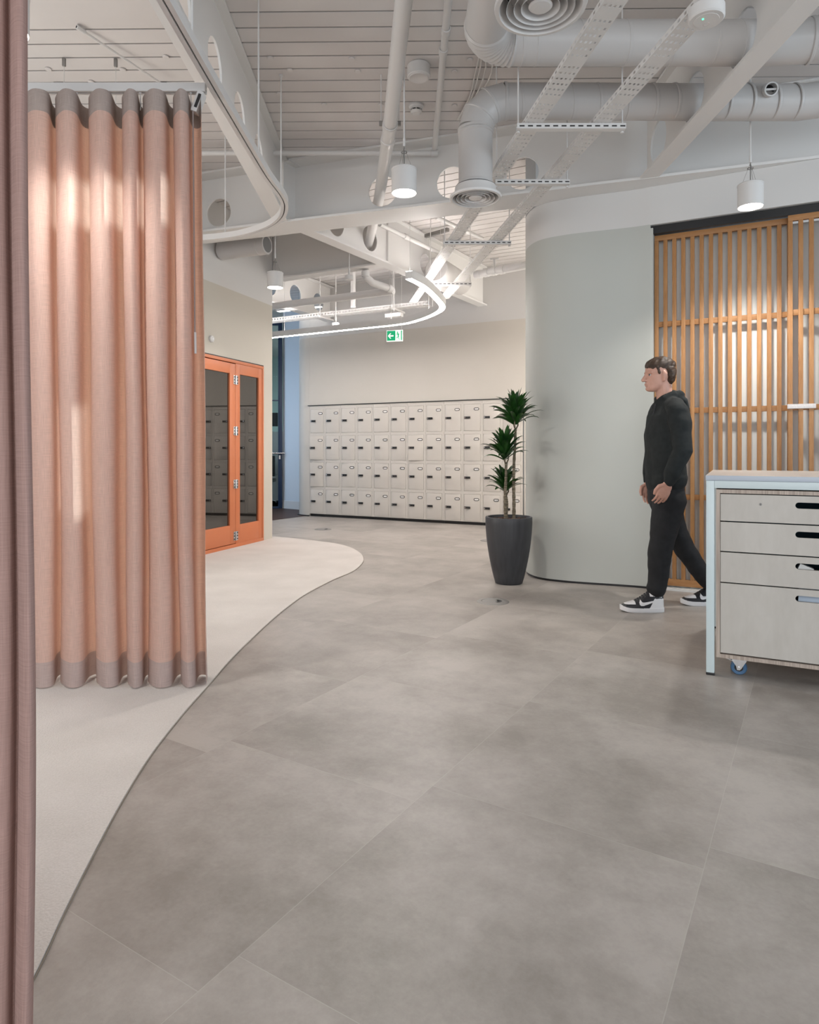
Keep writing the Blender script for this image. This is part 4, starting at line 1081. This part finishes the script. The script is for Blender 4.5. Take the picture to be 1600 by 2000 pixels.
pipe('sprinkler_pipe', 'slim white pipe running under the ceiling beside the thick pipe', [b0-(b1-b0)*.6, b0, b1], .023, [(A(866, 100, h5), b1-b0), (A(871, 60, h5), b1-b0)])
c0, c1 = A(849, 299, h5-.02), A(380, 299, h5-.02)
pipe('sprinkler_pipe', 'slim horizontal white pipe across the ceiling through the left beam', [c0+Vector((.02, 0, 0)), c1], .022, [(c0, (1, 0, 0))])
d0, d3 = A(742, 438, 3.55), A(858, 494, 3.55)
pipe('sprinkler_pipe', 'slim white pipe running diagonally under the bright far ceiling', [d0, d3], .026, [(d0+(d3-d0)*.4, d3-d0)])
k0, k1 = A(880, 437, 3.6), A(942, 466, 3.6)
pipe('sprinkler_pipe', 'short white pipe between the cable trays under the far ceiling', [k0-(k1-k0)*.4, k1], .022)
v0, v1 = A(928, 537, 3.25), A(1060, 512, 3.25)
vp = pipe('valve_pipe', 'white pipe with valves and couplings beside the curved wall top', [v0, v1], .045, [(v0+(v1-v0)*f, v1-v0) for f in (.06, .18, .30, .42)])
bm = new(); p = v0+(v1-v0)*.30; tube(bm, [p, p+Vector((0, 0, .14))], .018, 12); tube(bm, [p+Vector((-.05, 0, .15)), p+Vector((.05, 0, .15))], .010, 8); link('valve', bm, 'steelwhite', vp, world=True)
# big silencer drum far behind
p = A(868, 535, 3.3); fd = thing('silencer_drum', 'grey-white duct drum behind the cable trays in the far bay', 'duct', tuple(p))
bm = new(); cyl(bm, p-V*.25, .15, .8, 30, axis_to(V), .012); link('drum', bm, 'duct', fd, world=True)
bm = new(); tube(bm, [p+Vector((0, 0, .1)), (p.x, p.y, DECK-.001)], .02, 10); link('hanger', bm, 'steelwhite', fd, world=True)
# vertical pipe stub hanging behind the far pipe
p = A(690, 600, 3.1); pipe('drain_pipe', 'short vertical white pipe stub behind the far drain pipe', [p, (p.x, p.y, DECK-.001)], .035)
# overhead strip light at the far bay
p = A(585, 601, 3.45)
bm = new(); box(bm, p, (.9, .10, .05), rotB); box(bm, p-Vector((0, 0, .026)), (.86, .08, .004), rotB, mi=1)
tag(link('strip_light', bm, ['steelwhite', emit('strip_glow', (1, .96, .9), 6)], smooth=False), 'short bright strip light above the far cable tray', 'light')
# diagonal conduit, hangers and cables
p0, p1 = A(158, 58, DECK-.02), A(325, 170, DECK-.06)
pipe('conduit', 'thin white conduit running diagonally under the ceiling behind the middle curtain', [p0, p1], .008, [(p0, p1-p0)], 'conduit')
for k, (x, yt, yb) in enumerate(((125, 113, 188), (226, 114, 188))):
    a = A(x, yt, DECK-.001); t = thing('wire_hanger', ('wire hanger from the ceiling above the first curtain folds', 'wire hanger from the ceiling above the middle curtain folds')[k], 'hanger', tuple(a), 0)
    bm = new(); box(bm, a-Vector((0, 0, .03)), (.022, .018, .055), None, .004); link('clamp', bm, 'dullsteel', t, world=True)
    bm = new(); tube(bm, [a, a-Vector((0, 0, .62))], .0022, 6); link('wire', bm, 'cable', t, world=True)
for k, (x, y) in enumerate(((116, 162), (317, 162))):
    a = A(x, y, DECK-.001); bm = new(); box(bm, a-Vector((0, 0, .03)), (.024, .018, .055), None, .004); box(bm, a-Vector((0, 0, .004)), (.07, .03, .008))
    tag(link('ceiling_bracket', bm, 'dullsteel'), ('small grey bracket on the ceiling above the first curtain fold', 'small grey bracket on the ceiling at the end of the diagonal conduit')[k], 'bracket')
for k, (x0, x1) in enumerate(((936, 917), (941, 921), (950, 928), (962, 935))):
    p0, p1 = A(x0, 112, DECK-.015), A(x1, 190, DECK-.015)
    cb = [p0, p0*.6+p1*.4+Vector((.01*k, 0, 0)), p1, p1+Vector((-.07-.01*k, .30, -.02))]
    bm = new(); tube(bm, catmull(cb, 6), .006, 8)
    tag(link('cable', bm, 'cable'), 'thin white cable on the ceiling beside the duct elbow, one of four', 'cable', 'four cables above the duct elbow')
# clips on the deck joints
cl0 = None
for x, y in ((528, 112), (687, 114), (918, 116), (566, 136), (699, 138), (888, 139), (545, 182), (633, 203), (744, 204), (888, 205), (324, 110), (94, 134), (240, 135), (178, 159)):
    p = A(x, y, DECK-.001)
    if cl0 is None:
        bm = new(); cyl(bm, (0, 0, -.010), .022, .010, 14, None, .003); cl0 = o = link('ceiling_clip', bm, 'deck')
        tag(o, 'small round white clip in a joint of the deck ceiling', 'clip', 'clips in the ceiling joints')
    else: o = cl0.copy(); C.objects.link(o)
    o.location = p
# speaker, detector, sensors
p = A(818, 128, DECK-.001); t = thing('ceiling_speaker', 'round white surface speaker on the ceiling between the two pipes', 'speaker', tuple(p))
bm = new(); cyl(bm, (0, 0, -.085), .080, .085, 36, None, .006); link('housing', bm, 'steelwhite', t)
bm = new(); lathe(bm, [(.070, -.0852), (.066, -.091), (.056, -.0905), (.050, -.0865), (0, -.0865)], (0, 0, 0), 32); link('grille', bm, 'deck', t)
p = A(813, 206, DECK-.001); t = thing('smoke_detector', 'white smoke detector with dark slots below the ceiling speaker', 'smoke detector', tuple(p))
bm = new(); lathe(bm, [(0, 0), (.058, 0), (.058, -.014), (.050, -.022), (.050, -.03), (.046, -.032), (.046, -.034), (0, -.034)], (0, 0, 0), 32); link('base', bm, 'steelwhite', t)
bm = new(); lathe(bm, [(.036, -.034), (.036, -.048)], (0, 0, 0), 28); link('chamber', bm, 'black', t)
bm = new(); lathe(bm, [(.045, -.046), (.044, -.052), (.030, -.064), (0, -.066)], (0, 0, 0), 28)
for a in range(8): box(bm, (.042*cos(a*pi/4), .042*sin(a*pi/4), -.040), (.006, .006, .016))
link('cap', bm, 'steelwhite', t)
p = A(1380, 40, 2.905); t = thing('ceiling_sensor', 'white disc sensor with a green indicator under the right cable tray', 'sensor', tuple(p))
bm = new(); cyl(bm, (0, 0, 0), .072, .055, 40, None, .006); lathe(bm, [(.050, -.0004), (.049, -.0016), (.0, -.0016)], (0, 0, 0), 32); bx(bm, -.02, .02, -.02, .02, .054, .078); link('housing', bm, 'steelwhite', t)
bm = new(); cyl(bm, (-.020, -.012, -.004), .0035, .003, 10); link('indicator', bm, 'ledgreen', t)
bm = new(); lathe(bm, [(.013, -.0017), (.013, -.0024), (.0105, -.0024), (.0105, -.0017)], (.008, .022, 0), 20); bx(bm, .003, .013, .021, .023, -.0024, -.0016); o = link('emblem', bm, 'acrylic', t); o['label'] = 'small round embossed emblem'
for px, pt, pb, Z, lab in ((682, 452, 547, 7.3, 'small white sensor hanging on a rod in front of the far beam'), (656, 570, 637, 9.2, 'small white sensor hanging low in front of the far cable tray')):
    p = P(px, pb, Z); t = thing('hanging_sensor', lab, 'sensor', tuple(p))
    bm = new(); cyl(bm, (0, 0, 0), .048, .05, 24, None, .006); link('housing', bm, 'steelwhite', t)
    bm = new(); tube(bm, [(0, 0, .05), (0, 0, DECK-p.z-.001)], .006, 8); tube(bm, [(0, 0, .05), (0, 0, .13)], .011, 8); link('rod', bm, 'cable', t)
p = P(845, 610, 8.9)
bm = new(); cyl(bm, p, .05, .035, 20, None, .006); tube(bm, [p+Vector((0, 0, .03)), (p.x, p.y, DECK-.001)], .005, 6)
tag(link('hanging_sensor', bm, 'steelwhite'), 'small white disc detector hanging inside the bend of the linear light', 'sensor')
p = P(770, 616, 9.0)
bm = new(); box(bm, p, (.24, .09, .05), rotB, .004); tube(bm, [p, (p.x, p.y, DECK-.001)], .004, 6)
tag(link('junction_box', bm, 'steelwhite'), 'flat white box under the far cable tray above the exit sign', 'junction box')
p = A(866, 455, 3.6)
for k, (x, y) in enumerate(((853, 455),)):
    bm = new(); box(bm, A(x, y, 3.72), (.36, .04, .04), Matrix.Rotation(-.75, 4, 'Z'))
    tag(link('strut_channel', bm, 'dullsteel', smooth=False), 'grey strut channel under the bright far ceiling', 'bracket')
# emergency light on the greige wall
s = (G(412, 1080)-dleft).dot(W); p = wlf(s); k = (412-CX)/F; tt = (k*dleft.y-dleft.x)/(W.x-k*W.y); p = wlf(tt); p.z = HC+(HY-662)/F*p.y
t = thing('emergency_light', 'small round white emergency light on the wall above the orange door', 'emergency light', tuple(p))
R_ = axis_to(WN)
bm = new(); lathe(bm, [(0, 0), (.036, 0), (.036, .018), (.030, .024), (.022, .022), (0, .020)], (0, 0, 0), 28, 0, R_); link('housing', bm, 'steelwhite', t)
bm = new(); lathe(bm, [(.015, .021), (.012, .028), (0, .032)], (0, 0, 0), 20, 0, R_); link('lens', bm, mat('lens', (.8, .8, .8), .1), t)

# ================================================================== PERSON
PZ = 4.63; PSs = PZ/F
proot = Vector(((1300-CX)/F*PZ, PZ, 0))
person = thing('person', 'person in black hoodie and trousers walking left past the slatted screen', 'person', tuple(proot), pi)
def L(px, py, y=0.0): return Vector(((1300-px)*PSs, y, HC+(HY-py)*PSs))   # x forward, y to the person's left
def limb(bm, pts, ra, rb=None, seg=16):
    rb = rb or ra
    pts = [Vector(p) for p in pts]
    # rounded ends
    d0 = (pts[0]-pts[1]).normalized(); d1 = (pts[-1]-pts[-2]).normalized()
    P_ = [pts[0]+d0*ra[0]*.9, pts[0]+d0*ra[0]*.55] + pts + [pts[-1]+d1*ra[-1]*.55, pts[-1]+d1*ra[-1]*.9]
    A_ = [ra[0]*.35, ra[0]*.8] + list(ra) + [ra[-1]*.8, ra[-1]*.35]; B_ = [rb[0]*.35, rb[0]*.8] + list(rb) + [rb[-1]*.8, rb[-1]*.35]
    # ellipse axes: a along the travel direction in the sagittal plane, b sideways
    rings = []
    for i, p in enumerate(P_):
        t = (P_[min(i+1, len(P_)-1)]-P_[max(i-1, 0)]).normalized(); sd = Vector((0, 1, 0)); sd = (sd - t*sd.dot(t)).normalized(); fw = sd.cross(t)
        rings.append([bm.verts.new(p + fw*(A_[i]*cos(2*pi*k/seg)) + sd*(B_[i]*sin(2*pi*k/seg))) for k in range(seg)])
    for a, b in zip(rings, rings[1:]):
        for k in range(seg): bm.faces.new((a[k], a[(k+1) % seg], b[(k+1) % seg], b[k]))
    bm.faces.new(rings[0][::-1]); bm.faces.new(rings[-1])
def slices(bm, sl, seg=24, sq=1.0):
    """sl: (z, front, back, halfwidth)"""
    rings = []
    for z, f, b, w in sl:
        c = (f+b)/2; a = (f-b)/2
        rings.append([bm.verts.new((c+a*cos(2*pi*k/seg), w*sin(2*pi*k/seg), z)) for k in range(seg)])
    for a, b in zip(rings, rings[1:]):
        for k in range(seg): bm.faces.new((a[k], a[(k+1) % seg], b[(k+1) % seg], b[k]))
    bm.faces.new(rings[0][::-1]); bm.faces.new(rings[-1])
def remeshed(name, bm, vox, m, parent, smooth_it=4, post=None):
    bmesh.ops.recalc_face_normals(bm, faces=bm.faces)
    me = bpy.data.meshes.new(name+'_src'); bm.to_mesh(me); bm.free()
    o = bpy.data.objects.new(name+'_src', me); C.objects.link(o)
    r = o.modifiers.new('r', 'REMESH'); r.mode = 'VOXEL'; r.voxel_size = vox
    if smooth_it: s = o.modifiers.new('s', 'SMOOTH'); s.iterations = smooth_it; s.factor = .5
    dg = bpy.context.evaluated_depsgraph_get(); me2 = bpy.data.meshes.new_from_object(o.evaluated_get(dg))
    bpy.data.objects.remove(o); bpy.data.meshes.remove(me)
    if post: post(me2)
    me2.name = name; me2.materials.clear(); me2.materials.append(M[m])
    me2.polygons.foreach_set('use_smooth', [True]*len(me2.polygons))
    o = bpy.data.objects.new(name, me2); C.objects.link(o); o.parent = parent; WM[o.name] = WM[parent.name]
    return o
head_c = L(1285, 765); hz0 = head_c.z; HH = .236
hx0 = L(1287, 0).x
def hs(t, f, b, w): return (hz0+HH*t, hx0+f, hx0+b, w)
bm = new()
slices(bm, [hs(0, .070, .030, .018), hs(.03, .082, .012, .034), hs(.10, .088, -.02, .048), hs(.19, .090, -.055, .057), hs(.28, .090, -.072, .062), hs(.38, .090, -.082, .066), hs(.47, .086, -.09, .069),
             hs(.56, .095, -.097, .072), hs(.68, .092, -.104, .076), hs(.80, .078, -.100, .073), hs(.90, .052, -.083, .060), hs(.97, .018, -.055, .036), hs(1.0, -.01, -.03, .012)], 32)
nb = Vector((hx0, 0, hz0))
limb(bm, [nb+Vector((.090, 0, HH*.50)), nb+Vector((.102, 0, HH*.40)), nb+Vector((.111, 0, HH*.335))], [.009, .012, .013], [.008, .011, .014], 10)      # nose
for s in (-1, 1): limb(bm, [nb+Vector((.100, s*.011, HH*.325)), nb+Vector((.094, s*.012, HH*.325))], [.008, .008], None, 8)
limb(bm, [nb+Vector((.088, -.018, HH*.225)), nb+Vector((.095, 0, HH*.23)), nb+Vector((.088, .018, HH*.225))], [.0075, .0085, .0075], None, 8)          # upper lip
limb(bm, [nb+Vector((.086, -.015, HH*.185)), nb+Vector((.092, 0, HH*.185)), nb+Vector((.086, .015, HH*.185))], [.0075, .0085, .0075], None, 8)          # lower lip
limb(bm, [nb+Vector((.075, 0, HH*.06)), nb+Vector((.083, 0, HH*.08))], [.014, .012], None, 8)
for s in (-1, 1):                                                                                                                                       # ears
    limb(bm, [nb+Vector((-.012, s*.070, HH*.31)), nb+Vector((-.012, s*.077, HH*.40)), nb+Vector((-.016, s*.080, HH*.50)), nb+Vector((-.008, s*.076, HH*.555))], [.010, .014, .017, .012], [.006, .006, .006, .006], 10)
    limb(bm, [nb+Vector((.083, s*.018, HH*.555)), nb+Vector((.084, s*.034, HH*.562)), nb+Vector((.072, s*.052, HH*.55))], [.008, .009, .007], None, 8)  # brow ridge
limb(bm, [L(1293, 742), L(1298, 770), L(1302, 796)], [.056, .055, .062], [.056, .056, .068])                                                           # neck
SH, HIP = L(1303, 806), L(1301, 968)
limb(bm, [L(1302, 800), L(1298, 840), L(1299, 885), L(1301, 930), L(1301, 975)], [.07, .095, .09, .085, .095], [.110, .125, .120, .115, .135], 24)
arms = {}
lw = {1: (L(1305, 812, .185), L(1308, 880, .225), L(1283, 938, .215), L(1274, 962, .20)), -1: (L(1303, 812, -.185), L(1303, 882, -.225), L(1287, 942, -.20), L(1284, 968, -.185))}
for s, (a, b, c, d) in lw.items():
    limb(bm, [a, (a+b)/2, b, (b+c)/2, c], [.040, .042, .040, .036, .029], None)
    dirh = (d-c).normalized(); fw = Vector((dirh.z*-1, 0, dirh.x)).normalized()
    if fw.x < 0: fw = -fw
    # palm, five fingers, thumb forward
    limb(bm, [c, c+dirh*.035, c+dirh*.085], [.024, .038, .040], [.018, .016, .013], 14)
    for k, (off, ln) in enumerate(((.033, .072), (.0115, .080), (-.0105, .075), (-.032, .060))):
        r0 = c+dirh*.085+fw*off; k1 = r0+dirh*ln*.5+Vector((0, -s*.006, 0)); k2 = k1+dirh*ln*.32+Vector((0, -s*.018, 0)); k3 = k2+dirh*ln*.15+Vector((0, -s*.022, 0))
        limb(bm, [r0-dirh*.02, r0, k1, k2, k3], [.0092, .0090, .0082, .0074, .0064], None, 10)
    th0 = c+dirh*.03+fw*.030
    limb(bm, [th0-fw*.012, th0+dirh*.02+fw*.018, th0+dirh*.055+fw*.026+Vector((0, -s*.008, 0)), th0+dirh*.078+fw*.022+Vector((0, -s*.012, 0))], [.015, .0135, .0115, .009], None, 10)
legs = {1: (L(1299, 972, .09), L(1279, 1070, .095), L(1274, 1150, .095)), -1: (L(1305, 972, -.09), L(1338, 1060, -.095), L(1399, 1150, -.095))}
for s, (a, b, c) in legs.items():
    limb(bm, [a, (a+b)/2, b, (b*.6+c*.4), c], [.088, .075, .055, .055, .036], None, 18)
body = remeshed('body', bm, .0042, 'skin', person, 2)
# eyes
for s in (-1, 1):
    bm = new(); q = bmesh.ops.create_uvsphere(bm, u_segments=14, v_segments=10, radius=.0105); bmesh.ops.translate(bm, verts=q['verts'], vec=nb+Vector((.0715, s*.031, HH*.49)))
    for f in bm.faces:
        if f.calc_center_median().x > nb.x+.0715+.0058: f.material_index = 1
    link('eye', bm, [mat('eye_white', (.40, .36, .34), .35), 'black'], person)
# hair
bm = new()
slices(bm, [hs(.66, .080, -.108, .078), hs(.70, .094, -.113, .081), hs(.78, .093, -.117, .082), hs(.87, .080, -.110, .077), hs(.96, .056, -.088, .060), hs(1.03, .022, -.055, .034), hs(1.055, .0, -.03, .012)], 28)
slices(bm, [hs(.20, -.045, -.085, .050), hs(.28, -.03, -.098, .066), hs(.42, -.026, -.108, .076), hs(.55, -.010, -.113, .080), hs(.70, .03, -.114, .083)], 28)
for s in (-1, 1): limb(bm, [nb+Vector((.030, s*.071, HH*.68)), nb+Vector((.022, s*.071, HH*.52))], [.014, .010], [.008, .006], 8)
random.seed(5)
for k in range(0):
    y_ = -.062+.0124*k; limb(bm, [nb+Vector((.070, y_, HH*.93)), nb+Vector((.094-.5*y_*y_*8, y_, HH*.78)), nb+Vector((.097-.5*y_*y_*14, y_*1.02, HH*(.60+.07*random.random())))], [.010, .010, .006], None, 8)
def tousle(me):
    from mathutils import noise as nz
    vs = [(v.co.copy(), v.normal.copy()) for v in me.vertices]; out = []
    for c, n in vs:
        q = Vector((c.x*38+c.z*20, c.y*60, c.z*26)); out += list(c + n*(nz.noise(q)*.0065+nz.noise(c*14)*.006))
    me.vertices.foreach_set('co', out); me.update()
o = remeshed('hair', bm, .0045, 'hair', person, 5, tousle); o['label'] = 'short dark brown hair with a fringe'
def wrinkle(amp, f1, f2):
    def post(me):
        from mathutils import noise as nz
        vs = [(v.co.copy(), v.normal.copy()) for v in me.vertices]; out = []
        for c, n in vs:
            q = Vector((c.x*f1, c.y*f1, c.z*f2)); out += list(c + n*(nz.noise(q)*amp + nz.noise(q*2.3)*amp*.4))
        me.vertices.foreach_set('co', out); me.update()
    return post
# hoodie
bm = new()
limb(bm, [L(1300, 931), L(1300, 944)], [.131, .127], [.188, .182], 28)
limb(bm, [L(1300, 792), L(1301, 812), L(1299, 850), L(1299, 895), L(1300, 928), L(1300, 944)], [.080, .112, .128, .128, .128, .112], [.120, .190, .195, .185, .180, .165], 28)
for s, (a, b, c, d) in lw.items():
    cuff = c + (d-c).normalized()*-.005
    limb(bm, [L(1303, 790, s*.07), L(1303, 796, s*.13), L(1303.5, 806, s*.178)], [.06, .066, .072], [.05, .06, .06], 16)
    limb(bm, [a+Vector((0, -s*.012, .0)), a*.75+b*.25, (a+b)/2, b, (b+c)/2, c*.8+b*.2, cuff], [.076, .077, .073, .067, .060, .056, .042], [.066, .068, .064, .062, .056, .05, .036], 20)
# collar and hood hanging at the back
limb(bm, [L(1284, 786, .0), L(1290, 778, .062), L(1308, 772, .070), L(1322, 776, 0), L(1308, 772, -.070), L(1290, 778, -.062), L(1284, 786, 0)], [.026]*7, None, 12)
limb(bm, [L(1314, 772, 0), L(1328, 785, 0), L(1333, 806, 0), L(1328, 826, 0)], [.035, .047, .042, .02], [.085, .105, .095, .05], 20)
limb(bm, [L(1322, 772, .06), L(1340, 770, 0), L(1322, 772, -.06)], [.032, .036, .032], None, 12)
hoodie = remeshed('hoodie', bm, .008, 'hoodie', person, 4, wrinkle(.009, 8, 6)); hoodie['label'] = 'loose black hoodie with the hood hanging down'
for k in (1,):
    bm = new()
    for y_ in (-.03, .03): tube(bm, [L(1278, 790, y_), L(1272, 812, y_*1.1), L(1268, 838, y_*1.15)], .003, 8)
    link('drawstring', bm, 'shoeblack', hoodie)
# trousers
bm = new()
limb(bm, [L(1301, 932), L(1301, 962), L(1302, 988)], [.108, .120, .105], [.155, .168, .150], 24)
for s, (a, b, c) in legs.items():
    if s == 1: limb(bm, [a, a*.6+b*.4, a*.2+b*.8, b*.85+c*.15, b*.5+c*.5, b*.2+c*.8, c+Vector((.004, 0, .018))], [.112, .102, .086, .080, .070, .064, .066], [.100, .092, .08, .076, .07, .066, .068], 22)
    else: limb(bm, [a, a*.6+b*.4, a*.2+b*.8, b*.85+c*.15, b*.5+c*.5, b*.2+c*.8, c+Vector((.01, 0, .03))], [.112, .098, .080, .074, .066, .062, .062], [.100, .092, .08, .076, .07, .064, .064], 22)
tr = remeshed('trousers', bm, .008, 'trouser', person, 4, wrinkle(.006, 7, 11)); tr['label'] = 'black tapered trousers bunched at the ankles'
# high-top trainers
def shoe(toe_px, y, s, roll=0.0):
    x1 = (1300-toe_px)*PSs; Ls = .292; x0 = x1-Ls       # heel
    def W_(t): return .030 + .018*sin(pi*min(1, t*.9+.12)) + (.004 if .5 < t < .9 else 0) - (.022*((t-.86)/.14)**2 if t > .86 else 0) - (.010*((.10-t)/.10)**2 if t < .1 else 0)
    # sole
    bm = new(); n = 24; rings = []
    for i in range(n+1):
        t = i/n; w = W_(t)+.004; toe = .014*max(0, (t-.72)/.28)**2
        rings.append([bm.verts.new((x0+Ls*t, y+q*w, z)) for q, z in ((-.92, toe+.0005), (-1, toe+.010), (-.985, .030+toe*1.0), (-.7, .034+toe), (.7, .034+toe), (.985, .030+toe), (1, toe+.010), (.92, toe+.0005))])
    for a, b in zip(rings, rings[1:]):
        for k in range(8):
            f = bm.faces.new((a[k], a[(k+1) % 8], b[(k+1) % 8], b[k])); f.material_index = 1 if k in (0, 6, 7) and (a[0].co.x-x0)/Ls > 2 else (1 if k == 7 else 0)
    bm.faces.new(rings[0][::-1]); bm.faces.new(rings[-1])
    root = None
    # upper
    bm2 = new(); seg = 84; N_ = 200
    def top(t):
        pts_ = [(0, .150), (.08, .158), (.20, .150), (.30, .142), (.40, .122), (.52, .098), (.64, .078), (.76, .068), (.88, .058), (.96, .047), (1.0, .036)]
        for (a, b), (c_, d) in zip(pts_, pts_[1:]):
            if a <= t <= c_: return b+(d-b)*(t-a)/(c_-a)
        return .04
    rr = []
    for i in range(N_+1):
        t = .012+.976*i/N_; toe = .014*max(0, (t-.72)/.28)**2; h = top(t); z0 = .026+toe; w = W_(t)
        ring = []
        for k in range(seg+1):
            a = pi*k/seg; cy, sz = cos(a), sin(a)
            nar = 1 - .30*max(0, (h-.075)/.08)*sz**1.5
            yy = (abs(cy)**.75)*(1 if cy > 0 else -1)*w*nar; zz = z0+(h-z0)*(sz**.7)
            ring.append(bm2.verts.new((x0+Ls*t, y+yy, zz)))
        rr.append(ring)
    for i, (a, b) in enumerate(zip(rr, rr[1:])):
        t = .012+.976*(i+.5)/N_
        for k in range(seg):
            f = bm2.faces.new((a[k], a[k+1], b[k+1], b[k])); zc = sum(v.co.z for v in f.verts)/4
            m_ = 0
            if t > .68 and zc > .056 + (t-.68)*-.01: m_ = 1 if t < .93 else 0     # toe box
            if t < .36-(zc-.03)*1.9 and zc < .093: m_ = 1                            # heel counter
            if .06 < t < .34 and zc > .108+(.0 if t > .2 else (.2-t)*-.06) and zc < .150-(t)*.05: m_ = 1     # collar panel
            f.material_index = m_
    bm2.faces.new(rr[0]); bm2.faces.new(rr[-1][::-1])
    root = link('shoe', bm2, ['shoeblack', 'shoewhite'], person, ang=50); root['label'] = 'black and white high-top trainer'
    link('sole', bm, ['shoewhite', 'black'], root, ang=50)
    # laces
    bm3 = new()
    for k in range(6):
        t = .36+.055*k; h = top(t)+.002; tube(bm3, [(x0+Ls*t, y-.026, h-.010), (x0+Ls*(t+.01), y, h+.002), (x0+Ls*t, y+.026, h-.010)], .0032, 6)
    link('laces', bm3, 'shoeblack', root)
    # curved stripe emblem on both sides
    sw = [(.60, .050), (.575, .047), (.50, .049), (.40, .056), (.28, .069), (.14, .090), (.30, .0785), (.42, .073), (.50, .072), (.545, .077), (.56, .084), (.565, .080), (.598, .064)]
    sw = [(.565, .088), (.60, .070), (.597, .056), (.565, .048), (.50, .049), (.40, .058), (.26, .073), (.10, .092), (.26, .082), (.40, .074), (.48, .070), (.53, .071), (.55, .078)]
    for sd in (-1, 1):
        bm4 = new(); tri = tessellate_polygon([[Vector((a, b, 0)) for a, b in sw]])
        def surf(t, z, o_):
            h = top(t); toe = .014*max(0, (t-.72)/.28)**2; z0 = .026+toe; q = max(0, min(.999, (z-z0)/(h-z0))); sz = q**(1/.7); cy = sqrt(max(0, 1-sz*sz)); nar = 1-.30*max(0, (h-.075)/.08)*sz**1.5
            return (x0+Ls*t, y+sd*((cy**.75)*W_(t)*nar+o_), z)
        # subdivide the outline as a strip between upper and lower curve
        lo = [sw[i] for i in (2, 3, 4, 5, 6, 7)]; hi = [sw[i] for i in (0, 12, 11, 10, 9, 8)] + [sw[7]]
        va = [bm4.verts.new(surf(a, b, .0042)) for a, b in sw]
        for tr_ in tri:
            try: bm4.faces.new([va[i] for i in tr_])
            except ValueError: pass
        g_ = bmesh.ops.subdivide_edges(bm4, edges=bm4.edges, cuts=3, use_grid_fill=True)
        for v in bm4.verts:
            t = (v.co.x-x0)/Ls; v.co.y = surf(t, v.co.z, .0042)[1]
        o_ = link('side_stripe', bm4, 'shoewhite', root, ang=60); o_['label'] = 'white curved stripe emblem'
        bm5 = new()
        c_ = [(.20, .128), (.24, .135), (.29, .130), (.28, .121), (.23, .118)]
        v5 = [bm5.verts.new(surf(a, b, .0042)) for a, b in c_]; bm5.faces.new(v5)
        o_ = link('ankle_emblem', bm5, 'shoeblack', root, smooth=False); o_['label'] = 'dark emblem on the white ankle panel'
shoe(1203, .095, 1)
shoe(1341, -.095, -1)

# ================================================================== LIGHT
w = bpy.data.worlds.new('World'); sc.world = w; w.use_nodes = True
bg = w.node_tree.nodes['Background']; bg.inputs['Color'].default_value = (.86, .93, 1.0, 1); bg.inputs['Strength'].default_value = 1.5
def area(name, loc, target, size, energy, color):
    L_ = bpy.data.lights.new(name, 'AREA'); L_.shape = 'RECTANGLE'; L_.size, L_.size_y = size; L_.energy = energy; L_.color = color
    o = bpy.data.objects.new(name, L_); C.objects.link(o); o.location = loc
    o.rotation_euler = (Vector(target)-Vector(loc)).to_track_quat('-Z', 'Y').to_euler(); return o
area('window_light_right', (6.2, -.5, 1.9), (1.5, 4.5, 1.2), (2.6, 2.2), 95, (.70, .87, 1.0))
area('window_light_behind', (-.6, -3.6, 2.0), (0, 4, 1.3), (6, 2.6), 120, (1, .98, .96))
area('window_light_left', (-3.7, 4.4, 1.7), (-1.4, 3.6, 1.5), (1.8, 2.2), 46, (1, .92, .82))
area('corridor_daylight', (-4.4, 11.4, 1.7), (-2.0, 11.9, 1.4), (1.2, 2.4), 36, (.42, .68, 1.0))
area('far_bay_fill_light', (2.75, 8.2, 1.9), (-1.0, 8.6, 1.4), (.9, 2.2), 75, (1, .93, .85))  # unseen lamp added to brighten the far bay; no window stands there
area('beyond_daylight', (-4.5, 15.5, 3.3), (-3.2, 15.5, 0), (.4, .8), 60, (.75, .95, 1.0))
sl = bpy.data.lights.new('sun', 'SUN'); sl.energy = 9; sl.angle = radians(1.3); sl.color = (.60, .84, 1)
so = bpy.data.objects.new('sun', sl); C.objects.link(so); so.rotation_euler = SUN.to_track_quat('-Z', 'Y').to_euler(); so.location = (-5, 12, 6)

sc.view_settings.view_transform = 'Standard'; sc.view_settings.look = 'None'; sc.view_settings.gamma = 1
sc.view_settings.exposure = 0.0; sc.view_settings.use_curve_mapping = False
sc.cycles.use_denoising = True; sc.cycles.max_bounces = 8; sc.cycles.diffuse_bounces = 5; sc.cycles.transparent_max_bounces = 10
sc.cycles.sample_clamp_indirect = 6
